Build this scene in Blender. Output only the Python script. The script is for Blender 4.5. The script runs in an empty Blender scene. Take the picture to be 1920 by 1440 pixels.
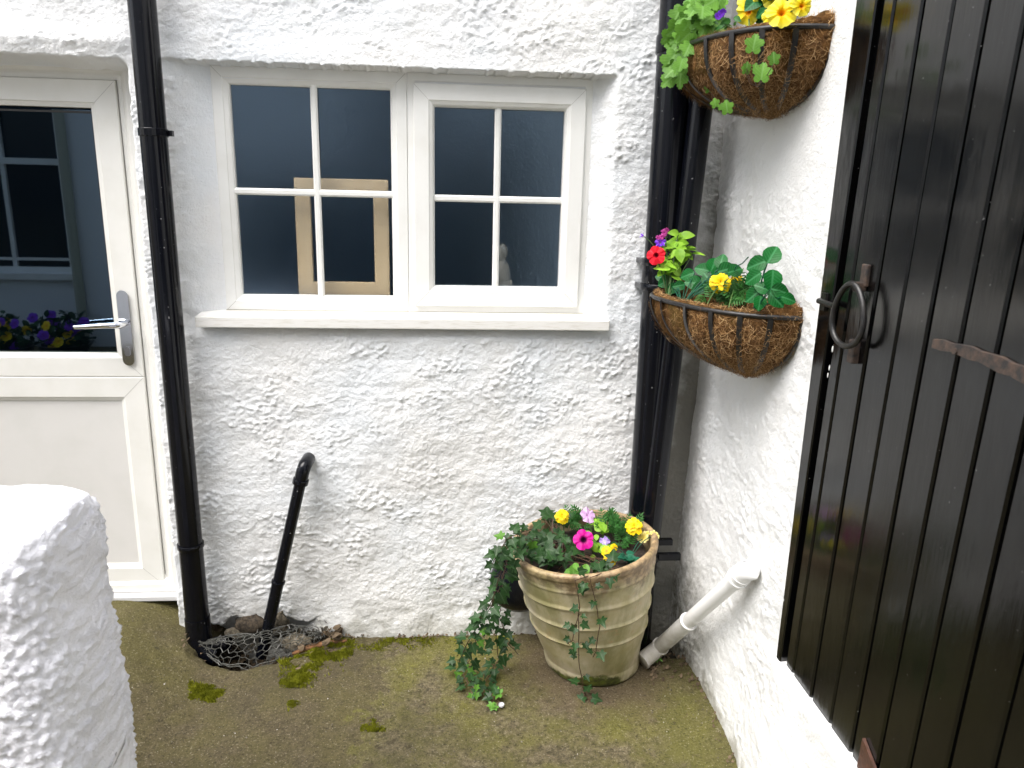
import bpy, math, random
import numpy as np
from mathutils import Vector, Matrix
R_ = random.Random(7)
RN = np.random.default_rng(11)
sc = bpy.context.scene
PI = math.pi

# ------------------------------------------------------------------ camera
cam_d = bpy.data.cameras.new("camera"); cam = bpy.data.objects.new("camera", cam_d)
sc.collection.objects.link(cam); sc.camera = cam
CAM = Vector((0, -2.43, 1.55))
RM = Matrix(((0.99651625, 0.00250297, 0.08336129),
             (-0.08032977, -0.23985808, 0.9674788),
             (0.02241645, -0.97080474, -0.23882141)))       # columns: right, down, forward
rt, dn, fw = RM.col[0], RM.col[1], RM.col[2]
cam.matrix_world = Matrix(((rt.x, -dn.x, -fw.x, CAM.x), (rt.y, -dn.y, -fw.y, CAM.y), (rt.z, -dn.z, -fw.z, CAM.z), (0, 0, 0, 1)))
cam_d.sensor_width = 36; cam_d.lens = 36 * 1385 / 1920
cam_d.clip_start = .02; cam_d.clip_end = 300
cam_d.dof.use_dof = True; cam_d.dof.focus_distance = 2.45; cam_d.dof.aperture_fstop = 6.0

# ------------------------------------------------------------------ sky, sun, exposure
SUN_EL, SUN_AZ = math.radians(61), math.radians(236)   # azimuth clockwise from +Y
world = bpy.data.worlds.new("World"); sc.world = world; world.use_nodes = True
wn = world.node_tree; wn.nodes.clear()
sky = wn.nodes.new('ShaderNodeTexSky'); sky.sky_type = 'NISHITA'; sky.sun_disc = False
sky.sun_elevation = SUN_EL; sky.sun_rotation = SUN_AZ; sky.dust_density = 4.0; sky.ozone_density = 1.0; sky.air_density = 1.0
bg = wn.nodes.new('ShaderNodeBackground'); bg.inputs[1].default_value = 0.14
hs = wn.nodes.new('ShaderNodeHueSaturation'); hs.inputs['Saturation'].default_value = 0.45   # overcast: greyer sky
wo = wn.nodes.new('ShaderNodeOutputWorld')
wn.links.new(sky.outputs[0], hs.inputs['Color']); wn.links.new(hs.outputs[0], bg.inputs[0]); wn.links.new(bg.outputs[0], wo.inputs[0])
sun_d = bpy.data.lights.new("sun", 'SUN'); sun_d.energy = 1.8; sun_d.angle = math.radians(50); sun_d.color = (1, .975, .94)
sun = bpy.data.objects.new("sun", sun_d); sc.collection.objects.link(sun)
sd = Vector((math.sin(SUN_AZ) * math.cos(SUN_EL), math.cos(SUN_AZ) * math.cos(SUN_EL), math.sin(SUN_EL)))
sun.rotation_euler = sd.to_track_quat('Z', 'Y').to_euler()
sc.view_settings.view_transform = 'Standard'; sc.view_settings.look = 'None'
sc.view_settings.exposure = 1.17; sc.view_settings.gamma = 1.0
sc.cycles.max_bounces = 10; sc.cycles.transparent_max_bounces = 12
sc.cycles.caustics_reflective = False; sc.cycles.caustics_refractive = True

# ------------------------------------------------------------------ helpers
def ray(px, py): return RM @ Vector((px - 960, py - 720, 1385))
def atY(px, py, Y): d = ray(px, py); return CAM + d * ((Y - CAM.y) / d.y)
def atX(px, py, X): d = ray(px, py); return CAM + d * ((X - CAM.x) / d.x)
def atZ(px, py, Z): d = ray(px, py); return CAM + d * ((Z - CAM.z) / d.z)

def empty(name, label, cat, loc=(0, 0, 0), group=None):
    o = bpy.data.objects.new(name, None); sc.collection.objects.link(o)
    o.location = loc; o.empty_display_size = .05
    return tag(o, label, cat, group)
def tag(o, label=None, cat=None, group=None, kind=None):
    if label: o['label'] = label
    if cat: o['category'] = cat
    if group: o['group'] = group
    if kind: o['kind'] = kind
    return o
def finish(name, me, mat, parent=None, smooth=True, sharp=False):
    if mat is not None: me.materials.append(mat)
    o = bpy.data.objects.new(name, me); sc.collection.objects.link(o)
    if parent is not None:
        o.parent = parent
        off = Vector((0, 0, 0)); p = parent
        while p is not None: off += p.location; p = p.parent
        me.transform(Matrix.Translation(-off))       # meshes are written in world metres
    if smooth:
        me.shade_smooth()
        if sharp: me.set_sharp_from_angle(angle=math.radians(48))
    return o

class MB:
    def __init__(s): s.v = []; s.f = []; s.uv = []
    def add(s, vs, fs, uvs=None):
        b = len(s.v); s.v += [tuple(p) for p in vs]
        s.f += [tuple(i + b for i in f) for f in fs]
        s.uv += list(uvs) if uvs is not None else [(0.0, 0.0)] * len(vs)
    def box(s, x0, x1, y0, y1, z0, z1):
        s.add([(x0,y0,z0),(x1,y0,z0),(x1,y1,z0),(x0,y1,z0),(x0,y0,z1),(x1,y0,z1),(x1,y1,z1),(x0,y1,z1)],
              [(0,3,2,1),(4,5,6,7),(0,1,5,4),(1,2,6,5),(2,3,7,6),(3,0,4,7)])
    def tube(s, path, rad, n=8, cap=True, flat=None):
        """tube along a path; flat=(w,t,outward function) makes a strap"""
        path = [Vector(p) for p in path]; m = len(path); vs = []; fs = []; uvs = []
        if not hasattr(rad, '__len__'): rad = [rad] * m
        up = None
        for i, p in enumerate(path):
            t = (path[min(i + 1, m - 1)] - path[max(i - 1, 0)])
            t = t.normalized() if t.length > 1e-9 else Vector((0, 0, 1))
            if up is None:
                up = t.orthogonal().normalized()
            up = (up - t * up.dot(t));
            up = up.normalized() if up.length > 1e-6 else t.orthogonal().normalized()
            sd_ = t.cross(up)
            if flat:
                nn = Vector(flat[2](i)); nn = (nn - t * nn.dot(t)).normalized(); ss = t.cross(nn)
                w, th = flat[0] / 2, flat[1] / 2
                for (a, b) in ((-w, -th), (w, -th), (w, th), (-w, th)): vs.append(p + ss * a + nn * b); uvs.append((a, i / m))
            else:
                for k in range(n):
                    a = 2 * PI * k / n
                    vs.append(p + (up * math.cos(a) + sd_ * math.sin(a)) * rad[i]); uvs.append((k / n, i / (m - 1)))
        nn_ = 4 if flat else n
        for i in range(m - 1):
            for k in range(nn_):
                k2 = (k + 1) % nn_
                fs.append((i * nn_ + k, i * nn_ + k2, (i + 1) * nn_ + k2, (i + 1) * nn_ + k))
        if cap:
            fs.append(tuple(range(nn_))[::-1]); fs.append(tuple(range((m - 1) * nn_, m * nn_)))
        s.add(vs, fs, uvs)
    def leaf(s, outline, base, d, nrm, size, fold=.25, droop=.35, width=1.0):
        d = Vector(d).normalized(); nrm = Vector(nrm); nrm = (nrm - d * nrm.dot(d))
        nrm = nrm.normalized() if nrm.length > 1e-5 else d.orthogonal().normalized()
        u = d.cross(nrm); base = Vector(base)
        c = (0, .38); vs = []; uvs = []
        def P(x, y):
            z = fold * abs(x) - droop * y * y
            return base + (u * x * width + d * y + nrm * z) * size
        vs.append(P(*c)); uvs.append((.5, c[1]))
        for k in (.5, 1.0):
            for (x, y) in outline:
                xx = c[0] + (x - c[0]) * k; yy = c[1] + (y - c[1]) * k
                vs.append(P(xx, yy)); uvs.append((.5 + xx * .5, yy))
        n = len(outline); fs = []
        for i in range(n):
            j = (i + 1) % n
            fs.append((0, 1 + i, 1 + j)); fs.append((1 + i, 1 + n + i, 1 + n + j, 1 + j))
        s.add(vs, fs, uvs)
    def build(s, name, mat, parent=None, smooth=True):
        me = bpy.data.meshes.new(name); me.from_pydata(s.v, [], s.f)
        uvl = me.uv_layers.new(name='uv'); li = np.empty(len(me.loops), dtype=np.int32); me.loops.foreach_get('vertex_index', li)
        uvl.data.foreach_set('uv', np.array(s.uv, dtype=np.float32)[li].ravel())
        return finish(name, me, mat, parent, smooth, True)

def bevel(o, w=.003, seg=2, ang=35):
    m = o.modifiers.new('bevel', 'BEVEL'); m.width = w; m.segments = seg; m.limit_method = 'ANGLE'; m.angle_limit = math.radians(ang)
    return o
def lathe_pts(prof, n, cfun):
    vs = []; uvs = []; fs = []
    for i, (r, z) in enumerate(prof):
        for k in range(n):
            a = 2 * PI * k / n; vs.append(cfun(r * math.cos(a), r * math.sin(a), z)); uvs.append((k / n, i / len(prof)))
    for i in range(len(prof) - 1):
        for k in range(n):
            k2 = (k + 1) % n; fs.append((i * n + k, i * n + k2, (i + 1) * n + k2, (i + 1) * n + k))
    return vs, fs, uvs

def grid_mesh(name, A, B, P, keep, mat, parent=None, flip=False):
    """A,B 1-D coordinate arrays, P (na,nb,3) positions, keep (na-1,nb-1) mask"""
    na, nb = len(A), len(B)
    idx = np.arange(na * nb).reshape(na, nb)
    q = np.stack([idx[:-1, :-1], idx[1:, :-1], idx[1:, 1:], idx[:-1, 1:]], -1)
    if flip: q = q[..., ::-1]
    q = q[keep].reshape(-1, 4)
    used = np.zeros(na * nb, bool); used[q.ravel()] = True
    remap = np.cumsum(used) - 1; q = remap[q]; V = P.reshape(-1, 3)[used]
    me = bpy.data.meshes.new(name)
    me.vertices.add(len(V)); me.vertices.foreach_set('co', V.astype(np.float32).ravel())
    me.loops.add(q.size); me.loops.foreach_set('vertex_index', q.astype(np.int32).ravel())
    me.polygons.add(len(q)); me.polygons.foreach_set('loop_start', np.arange(0, q.size, 4, dtype=np.int32))
    try: me.polygons.foreach_set('loop_total', np.full(len(q), 4, dtype=np.int32))
    except Exception: pass
    me.update(calc_edges=True); me.validate()
    return finish(name, me, mat, parent, True)

# numpy noises -------------------------------------------------------
_tab = {}
def perlin(x, y, seed=0):
    if seed not in _tab:
        T = np.random.default_rng(seed).random((256, 256)) * 2 * np.pi; _tab[seed] = (np.cos(T), np.sin(T))
    gx, gy = _tab[seed]
    xi = np.floor(x).astype(int); yi = np.floor(y).astype(int); xf = x - xi; yf = y - yi
    def g(i, j, dx, dy):
        a, b = (xi + i) % 256, (yi + j) % 256
        return gx[a, b] * dx + gy[a, b] * dy
    u = xf**3 * (xf * (xf * 6 - 15) + 10); v = yf**3 * (yf * (yf * 6 - 15) + 10)
    n0 = g(0, 0, xf, yf) * (1 - u) + g(1, 0, xf - 1, yf) * u
    n1 = g(0, 1, xf, yf - 1) * (1 - u) + g(1, 1, xf - 1, yf - 1) * u
    return (n0 * (1 - v) + n1 * v) * 1.5
def fbm(x, y, seed=0, oct=4, gain=.5):
    s = 0; a = 1; f = 1
    for k in range(oct): s = s + a * perlin(x * f, y * f, seed + k); a *= gain; f *= 2.03
    return s
def worley(x, y, seed=0):
    r = np.random.default_rng(seed); ox = r.random((128, 128)); oy = r.random((128, 128)); rr = r.random((128, 128))
    xi = np.floor(x).astype(int); yi = np.floor(y).astype(int); best = np.full(x.shape, 9.); val = np.zeros(x.shape)
    for i in (-1, 0, 1):
        for j in (-1, 0, 1):
            a, b = (xi + i) % 128, (yi + j) % 128
            d = np.hypot(xi + i + ox[a, b] - x, yi + j + oy[a, b] - y); m = d < best
            best = np.where(m, d, best); val = np.where(m, rr[a, b], val)
    return best, val
def sm(a, b, x): t = np.clip((x - a) / (b - a), 0, 1); return t * t * (3 - 2 * t)

def stucco(x, z, seed, lump=1.0, coarse=1.0):
    """roughcast relief in metres: smooth trowelled areas, clusters of lumps, ridges"""
    wx = x + .005 * fbm(x * 15, z * 15, seed + 50, 2); wz = z + .005 * fbm(x * 15 + 7, z * 15, seed + 60, 2)
    mask = sm(-.22, .30, fbm(x * 2.6, z * 3.6, seed, 3))
    mask2 = sm(-.22, .20, fbm(x * 7, z * 10, seed + 3, 4)) * (.28 + .72 * mask)
    mask3 = sm(-.30, .10, fbm(x * 6 + 3, z * 8, seed + 31, 3))
    d, v = worley(wx / (.023 * coarse), wz / (.0150 * coarse), seed + 5)
    d2, v2 = worley(wx / (.0145 * coarse), wz / (.0105 * coarse), seed + 6)
    L1 = np.exp(-(d / .36)**2 * 1.0) * (v > .45) * (.3 + v)
    L2 = np.exp(-(d2 / .36)**2) * (v2 > .30) * (.4 + .8 * v2)
    ridge = 1 - np.abs(fbm(wx * 13, wz * 24, seed + 8, 3)) * 2.6
    h = .010 * fbm(x * 1.3, z * 1.3, seed + 9, 2) + .0035 * fbm(x * 6, z * 7, seed + 12, 2) + .0016 * fbm(x * 30, z * 38, seed + 77, 3)
    h = h + lump * (mask2 * (.0040 * L1 + .0046 * L2) + .0007 * mask * np.clip(ridge, 0, 1)**3)
    d3, v3 = worley(wx / .0098 + 31, wz / .0082, seed + 16)
    h = h + lump *   .0018 * np.exp(-(d3 / .36)**2) * (.45 + .75 * mask3) * (v3 > .15)
    return h

# ------------------------------------------------------------------ materials
def M(name, col=(.5, .5, .5), rough=.5, metal=0, spec=.5, coat=0, build=None):
    m = bpy.data.materials.new(name); m.use_nodes = True; nt = m.node_tree
    b = nt.nodes['Principled BSDF']; b.inputs['Base Color'].default_value = (*col, 1); b.inputs['Roughness'].default_value = rough
    b.inputs['Metallic'].default_value = metal; b.inputs['Specular IOR Level'].default_value = spec; b.inputs['Coat Weight'].default_value = coat
    if build: build(nt, b)
    return m
def N(nt, t, **k):
    n = nt.nodes.new('ShaderNode' + t)
    for a, v in k.items():
        if a in n.inputs: n.inputs[a].default_value = v
        else: setattr(n, a, v)
    return n
def coords(nt, scale=(1, 1, 1), kind='Object'):
    tc = nt.nodes.new('ShaderNodeTexCoord'); mp = nt.nodes.new('ShaderNodeMapping'); mp.inputs['Scale'].default_value = scale
    nt.links.new(tc.outputs[kind], mp.inputs[0]); return mp.outputs[0]
def noise(nt, vec, scale, detail=4, rough=.55, dist=0):
    n = N(nt, 'TexNoise'); n.inputs['Scale'].default_value = scale; n.inputs['Detail'].default_value = detail
    n.inputs['Roughness'].default_value = rough; n.inputs['Distortion'].default_value = dist
    nt.links.new(vec, n.inputs['Vector']); return n.outputs['Fac']
def ramp(nt, fac, stops, interp='LINEAR'):
    r = nt.nodes.new('ShaderNodeValToRGB'); r.color_ramp.interpolation = interp; e = r.color_ramp.elements
    while len(e) < len(stops): e.new(.5)
    for el, (p, c) in zip(e, stops):
        el.position = p; el.color = (*c, 1) if hasattr(c, '__len__') else (c, c, c, 1)
    nt.links.new(fac, r.inputs[0]); return r.outputs[0]
def mix(nt, fac, a, b, mode='MIX'):
    m = nt.nodes.new('ShaderNodeMix'); m.data_type = 'RGBA'; m.blend_type = mode
    for sock, v in ((m.inputs[0], fac), (m.inputs[6], a), (m.inputs[7], b)):
        if hasattr(v, 'links') or isinstance(v, bpy.types.NodeSocket): nt.links.new(v, sock)
        elif hasattr(v, '__len__'): sock.default_value = (*v, 1)
        else: sock.default_value = v
    return m.outputs[2]
def math_(nt, op, a, b=None, c=None, clamp=False):
    m = nt.nodes.new('ShaderNodeMath'); m.operation = op; m.use_clamp = clamp
    for i, v in enumerate((a, b, c)):
        if v is None: continue
        if isinstance(v, bpy.types.NodeSocket): nt.links.new(v, m.inputs[i])
        else: m.inputs[i].default_value = v
    return m.outputs[0]
def bump(nt, b, h, strength, dist=.001, prev=None):
    n = nt.nodes.new('ShaderNodeBump'); n.inputs['Strength'].default_value = strength; n.inputs['Distance'].default_value = dist
    nt.links.new(h, n.inputs['Height'])
    if prev is not None: nt.links.new(prev, n.inputs['Normal'])
    nt.links.new(n.outputs[0], b.inputs['Normal']); return n.outputs[0]
def sep(nt, vec):
    s = nt.nodes.new('ShaderNodeSeparateXYZ'); nt.links.new(vec, s.inputs[0]); return s.outputs

def wallpaint(base, dirt, cool=(.81, .84, .87), low=.16, corner=None, cx=False):
    def f(nt, b):
        o = coords(nt); geo = N(nt, 'NewGeometry'); p = geo.outputs['Position']; xyz = sep(nt, p)
        n1 = noise(nt, p, 2.2, 4); n2 = noise(nt, p, 14, 5, .6); n3 = noise(nt, p, 260, 3); n4 = noise(nt, p, 45, 4, .65)
        c = mix(nt, ramp(nt, n1, [(.42, 0), (.62, 1)]), base, cool)
        c = mix(nt, ramp(nt, n2, [(.60, 0), (.74, .35)]), c, (.66, .67, .66))
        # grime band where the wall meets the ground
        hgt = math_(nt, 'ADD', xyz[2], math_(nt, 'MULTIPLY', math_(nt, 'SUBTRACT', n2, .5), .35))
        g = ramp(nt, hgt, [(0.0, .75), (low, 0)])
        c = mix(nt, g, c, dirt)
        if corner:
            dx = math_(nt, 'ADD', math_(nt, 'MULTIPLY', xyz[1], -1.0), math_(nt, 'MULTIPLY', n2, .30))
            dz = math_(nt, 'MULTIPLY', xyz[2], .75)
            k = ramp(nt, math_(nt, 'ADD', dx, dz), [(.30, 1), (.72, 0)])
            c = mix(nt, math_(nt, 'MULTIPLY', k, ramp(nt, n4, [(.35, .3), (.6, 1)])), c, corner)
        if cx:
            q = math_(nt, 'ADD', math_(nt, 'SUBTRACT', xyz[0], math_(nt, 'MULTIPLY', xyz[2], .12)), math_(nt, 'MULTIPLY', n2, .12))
            c = mix(nt, ramp(nt, q, [(.68, 0), (.76, .85)]), c, (.16, .15, .12))  # pipe corner: grime together with shade, both put into the wall colour
        sp = ramp(nt, noise(nt, p, 95, 2), [(.76, 0), (.80, 1)])
        c = mix(nt, math_(nt, 'MULTIPLY', sp, .35), c, (.25, .24, .22))
        nt.links.new(c, b.inputs['Base Color'])
        h = math_(nt, 'ADD', math_(nt, 'MULTIPLY', n3, .6), math_(nt, 'MULTIPLY', noise(nt, p, 120, 4, .65), 1.6))
        bump(nt, b, h, .7, .0030)
    return f
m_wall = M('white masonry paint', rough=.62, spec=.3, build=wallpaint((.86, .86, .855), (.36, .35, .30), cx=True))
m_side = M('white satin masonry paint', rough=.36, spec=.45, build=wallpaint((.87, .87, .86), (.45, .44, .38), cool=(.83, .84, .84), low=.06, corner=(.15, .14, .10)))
m_gwall = M('white roughcast paint', rough=.55, spec=.3, build=wallpaint((.88, .88, .93), (.5, .5, .48), cool=(.84, .85, .93), low=.1))
def upvc(c1, c2):
    def f(nt, b):
        p = coords(nt); n = noise(nt, p, 9, 4); nt.links.new(mix(nt, ramp(nt, n, [(.45, 0), (.75, 1)]), c1, c2), b.inputs['Base Color'])
        bump(nt, b, noise(nt, p, 30, 2), .05, .001)
    return f
m_upvc = M('white window plastic', rough=.28, build=upvc((.84, .84, .815), (.79, .785, .75)))
m_upvc_old = M('off white door plastic', rough=.3, build=upvc((.80, .79, .75), (.75, .74, .69)))
def sillf(nt, b):
    p = coords(nt); q = coords(nt, (6, 1, 60)); n = noise(nt, q, 3, 4)
    nt.links.new(mix(nt, ramp(nt, n, [(.5, 0), (.7, 1)]), (.82, .81, .78), (.68, .66, .60)), b.inputs['Base Color']); bump(nt, b, n, .3, .001)
m_sill = M('white painted sill', rough=.4, build=sillf)
def pipef(nt, b):
    p = coords(nt, (1, 1, .08)); n = noise(nt, p, 60, 3); q = coords(nt)
    sp = ramp(nt, noise(nt, q, 120, 2), [(.745, 0), (.76, 1)])
    nt.links.new(mix(nt, sp, (.003, .0035, .006), (.35, .35, .35)), b.inputs['Base Color'])
    nt.links.new(ramp(nt, n, [(.3, .10), (.7, .26)]), b.inputs['Roughness'])
m_pipe = M('black glossy pipe plastic', rough=.16, spec=.3, build=pipef)
m_black = M('black plastic', (.010, .010, .013), .3)
m_seam = M('dark seal', (.03, .03, .03), .6)
m_chrome = M('polished chrome', (.75, .76, .8), .07, 1)
def wpipef(nt, b):
    geo = N(nt, 'NewGeometry'); p = geo.outputs['Position']; z = sep(nt, p)[2]; n = noise(nt, p, 22, 5, .65)
    k = ramp(nt, math_(nt, 'ADD', z, math_(nt, 'MULTIPLY', math_(nt, 'SUBTRACT', n, .5), .35)), [(.03, .85), (.30, 0)])
    nt.links.new(mix(nt, k, (.80, .80, .80), (.34, .31, .25)), b.inputs['Base Color'])
m_wpipe = M('white painted waste pipe', rough=.3, build=wpipef)
def gatef(nt, b):
    p = coords(nt, (1, 1, .035)); n = noise(nt, p, 170, 5, .6); q = coords(nt); w = noise(nt, q, 3.0, 3); r = coords(nt, (1, 1, .12)); n2 = noise(nt, r, 30, 3)
    sp = ramp(nt, noise(nt, q, 140, 2), [(.755, 0), (.77, 1)])
    c = mix(nt, ramp(nt, w, [(.4, 0), (.7, 1)]), (.001, .001, .0012), (.0018, .0018, .0016))
    nt.links.new(mix(nt, sp, c, (.22, .22, .22)), b.inputs['Base Color'])
    nt.links.new(math_(nt, 'ADD', ramp(nt, w, [(.35, .08), (.65, .20)]), math_(nt, 'MULTIPLY', n2, .08)), b.inputs['Roughness'])
    worn = ramp(nt, w, [(.45, .15), (.62, 1)])
    h = math_(nt, 'MULTIPLY', n, worn)
    nb = bump(nt, b, h, .40, .0010); bump(nt, b, noise(nt, coords(nt, (1, 1, .4)), 14, 3), .35, .004, nb)
m_gate = M('black gloss painted timber', rough=.15, spec=.60, build=gatef)
def rustf(c1, c2, r=.7):
    def f(nt, b):
        p = coords(nt); n = noise(nt, p, 55, 6, .7); nt.links.new(mix(nt, ramp(nt, n, [(.4, 0), (.62, 1)]), c1, c2), b.inputs['Base Color'])
        bump(nt, b, n, .8, .002)
    return f
m_rust = M('flaking rusty iron', rough=.55, build=rustf((.022, .020, .020), (.085, .055, .040)))
m_iron = M('black painted iron', rough=.32, build=rustf((.009, .009, .010), (.02, .018, .016)))
m_plate = M('rusty brown steel plate', rough=.45, build=rustf((.045, .018, .010), (.09, .035, .02)))
m_soil = M('dark compost', rough=.95, build=rustf((.010, .007, .005), (.045, .030, .020)))
m_wire = M('weathered galvanised wire', (.10, .10, .09), .5, .3)
m_black_frame = M('black basket wire', rough=.35, build=rustf((.010, .010, .011), (.022, .020, .018)))

def potf(nt, b):
    geo = N(nt, 'NewGeometry'); p = geo.outputs['Position']; z = sep(nt, p)[2]
    n = noise(nt, p, 9, 6, .65); n2 = noise(nt, p, 40, 5, .6); st = noise(nt, coords(nt, (1, 1, .25)), 16, 5, .6)
    uvn = N(nt, 'UVMap'); v = sep(nt, uvn.outputs[0])[1]
    c = mix(nt, ramp(nt, n, [(.38, 0), (.66, 1)]), (.38, .33, .175), (.54, .48, .35))
    c = mix(nt, ramp(nt, st, [(.44, 0), (.66, .75)]), c, (.20, .19, .07))
    c = mix(nt, ramp(nt, n2, [(.62, 0), (.76, .6)]), c, (.46, .22, .10))
    ed = math_(nt, 'ADD', v, math_(nt, 'MULTIPLY', math_(nt, 'SUBTRACT', n, .5), .42))
    c = mix(nt, ramp(nt, ed, [(.86, 0), (.98, .55)]), c, (.42, .24, .12))           # bare terracotta and dark dirt near the rim
    dk = math_(nt, 'MULTIPLY', ramp(nt, ed, [(.80, 0), (.88, 1)]), ramp(nt, n2, [(.42, 0), (.58, 1)]))
    c = mix(nt, math_(nt, 'MULTIPLY', dk, .6), c, (.07, .045, .025))
    x = sep(nt, p)[0]
    mh = math_(nt, 'ADD', z, math_(nt, 'MULTIPLY', math_(nt, 'SUBTRACT', n, .5), .16))
    mh = math_(nt, 'ADD', mh, math_(nt, 'MULTIPLY', math_(nt, 'ABSOLUTE', math_(nt, 'SUBTRACT', x, .47)), .22))
    c = mix(nt, ramp(nt, mh, [(.045, 1), (.06, 0)]), c, mix(nt, ramp(nt, n2, [(.4, 0), (.6, 1)]), (.035, .04, .010), (.10, .12, .015)))
    nt.links.new(c, b.inputs['Base Color']); bump(nt, b, n2, .35, .003)
m_pot = M('mossy glazed terracotta', rough=.5, build=potf)

def groundf(nt, b):
    geo = N(nt, 'NewGeometry'); p = geo.outputs['Position']; xyz = sep(nt, p)
    n = noise(nt, p, 2.3, 5, .6); n2 = noise(nt, p, 7.5, 5, .65); n3 = noise(nt, p, 48, 6, .75); n4 = noise(nt, p, 150, 4, .7)
    c = mix(nt, ramp(nt, n3, [(.34, 0), (.66, 1)]), (.034, .028, .013), (.175, .145, .085))
    c = mix(nt, ramp(nt, n2, [(.40, 0), (.60, .8)]), c, mix(nt, n3, (.052, .050, .010), (.150, .138, .038)))
    c = mix(nt, ramp(nt, n, [(.50, 0), (.62, .75)]), c, mix(nt, n3, (.075, .076, .010), (.185, .172, .035)))
    # smoother brown patch towards the door, green film by the side wall
    lx = ramp(nt, math_(nt, 'ADD', xyz[0], math_(nt, 'MULTIPLY', n2, .5)), [(-.62 + 0, 1), (-.35, 0)])
    c = mix(nt, math_(nt, 'MULTIPLY', lx, .6), c, mix(nt, n2, (.045, .035, .018), (.100, .080, .042)))
    rx = math_(nt, 'ADD', xyz[0], math_(nt, 'MULTIPLY', math_(nt, 'SUBTRACT', n2, .5), .9))
    k = math_(nt, 'MULTIPLY', ramp(nt, rx, [(.5, 0), (.66, 1)]), ramp(nt, rx, [(.80, 1), (.86, 0)]))
    c = mix(nt, math_(nt, 'MULTIPLY', k, .75), c, mix(nt, n3, (.070, .070, .014), (.130, .118, .036)))
    wv = math_(nt, 'ADD', xyz[1], math_(nt, 'MULTIPLY', math_(nt, 'SUBTRACT', n2, .5), .35))
    k2 = math_(nt, 'MULTIPLY', ramp(nt, wv, [(-.40, 0), (-.10, 1)]), ramp(nt, xyz[0], [(-.66, 0), (-.36, 1)]))
    c = mix(nt, math_(nt, 'MULTIPLY', k2, .9), c, mix(nt, n3, (.085, .095, .008), (.185, .180, .025)))
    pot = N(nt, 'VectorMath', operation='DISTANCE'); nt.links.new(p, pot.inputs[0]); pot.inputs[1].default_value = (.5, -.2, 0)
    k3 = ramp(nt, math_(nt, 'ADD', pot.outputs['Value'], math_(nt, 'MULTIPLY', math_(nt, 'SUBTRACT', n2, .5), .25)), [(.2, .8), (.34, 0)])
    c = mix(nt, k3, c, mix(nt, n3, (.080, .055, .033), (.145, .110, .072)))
    c = mix(nt, ramp(nt, n4, [(.58, 0), (.66, .8)]), c, (.24, .21, .15)); c = mix(nt, ramp(nt, n4, [(.36, .75), (.44, 0)]), c, (.022, .018, .010)); c = mix(nt, ramp(nt, n, [(.30, .55), (.48, 0)]), c, (.040, .034, .018))
    c = mix(nt, ramp(nt, noise(nt, p, 28, 4, .7), [(.63, 0), (.72, .7)]), c, (.035, .028, .016))
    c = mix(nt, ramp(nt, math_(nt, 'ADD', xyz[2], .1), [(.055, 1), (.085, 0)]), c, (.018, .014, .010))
    nt.links.new(c, b.inputs['Base Color'])
    h = math_(nt, 'ADD', n3, math_(nt, 'MULTIPLY', n4, .8)); bump(nt, b, h, .9, .005)
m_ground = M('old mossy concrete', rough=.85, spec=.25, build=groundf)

def leafmat(name, c1, c2, vein=None, vmix=.7, rough=.42, n=26, trans=.25, side=True):
    def f(nt, b):
        geo = N(nt, 'NewGeometry'); p = geo.outputs['Position']; k = noise(nt, p, n, 3); rnd = geo.outputs['Random Per Island']
        c = mix(nt, ramp(nt, k, [(.35, 0), (.65, 1)]), c1, c2)
        c = mix(nt, math_(nt, 'MULTIPLY', rnd, .45), c, tuple(min(1, x * 1.9) for x in c2))
        if vein:
            uvn = N(nt, 'UVMap'); s = sep(nt, uvn.outputs[0])
            au = math_(nt, 'ABSOLUTE', math_(nt, 'SUBTRACT', s[0], .5))
            mid = ramp(nt, au, [(.012, 1), (.03, 0)])
            fr = math_(nt, 'FRACT', math_(nt, 'MULTIPLY', math_(nt, 'SUBTRACT', s[1], math_(nt, 'MULTIPLY', au, 1.5)), 6.5))
            sv = ramp(nt, math_(nt, 'ABSOLUTE', math_(nt, 'SUBTRACT', fr, .5)), [(.03, 1), (.09, 0)])
            vv = math_(nt, 'MAXIMUM', mid, math_(nt, 'MULTIPLY', sv, ramp(nt, au, [(.2, .8), (.33, .1)])))
            c = mix(nt, math_(nt, 'MULTIPLY', vv, vmix), c, vein)
        nt.links.new(c, b.inputs['Base Color'])
        tr = nt.nodes.new('ShaderNodeBsdfTranslucent'); nt.links.new(c, tr.inputs[0]); mx = nt.nodes.new('ShaderNodeMixShader'); mx.inputs[0].default_value = trans
        out = [q for q in nt.nodes if q.type == 'OUTPUT_MATERIAL'][0]
        nt.links.new(b.outputs[0], mx.inputs[1]); nt.links.new(tr.outputs[0], mx.inputs[2]); nt.links.new(mx.outputs[0], out.inputs[0])
    return M(name, rough=rough, spec=.22, build=f)
m_ivy = leafmat('ivy leaves', (.010, .030, .009), (.022, .062, .016), vein=(.09, .15, .07), vmix=.45, rough=.38)
m_ivy_y = leafmat('young ivy leaves', (.05, .14, .02), (.10, .24, .03), vein=(.2, .3, .1), vmix=.3)
m_ger = leafmat('geranium leaves', (.045, .13, .014), (.12, .27, .035), vein=(.25, .45, .15), vmix=.4, rough=.5)
m_lime = leafmat('lime green leaves', (.11, .26, .015), (.24, .44, .04), rough=.45)
m_dark = leafmat('veined dark green leaves', (.002, .045, .006), (.004, .090, .014), vein=(.07, .28, .11), vmix=.5, rough=.42, trans=.12)
m_mari = leafmat('marigold leaves', (.015, .06, .012), (.035, .13, .025), rough=.45)
m_teal = leafmat('blue green leaves', (.008, .06, .035), (.015, .11, .06), rough=.4)
m_stem = M('green stems', (.07, .14, .035), .5)
m_bstem = M('brown ivy stems', (.075, .04, .022), .6)
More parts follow.
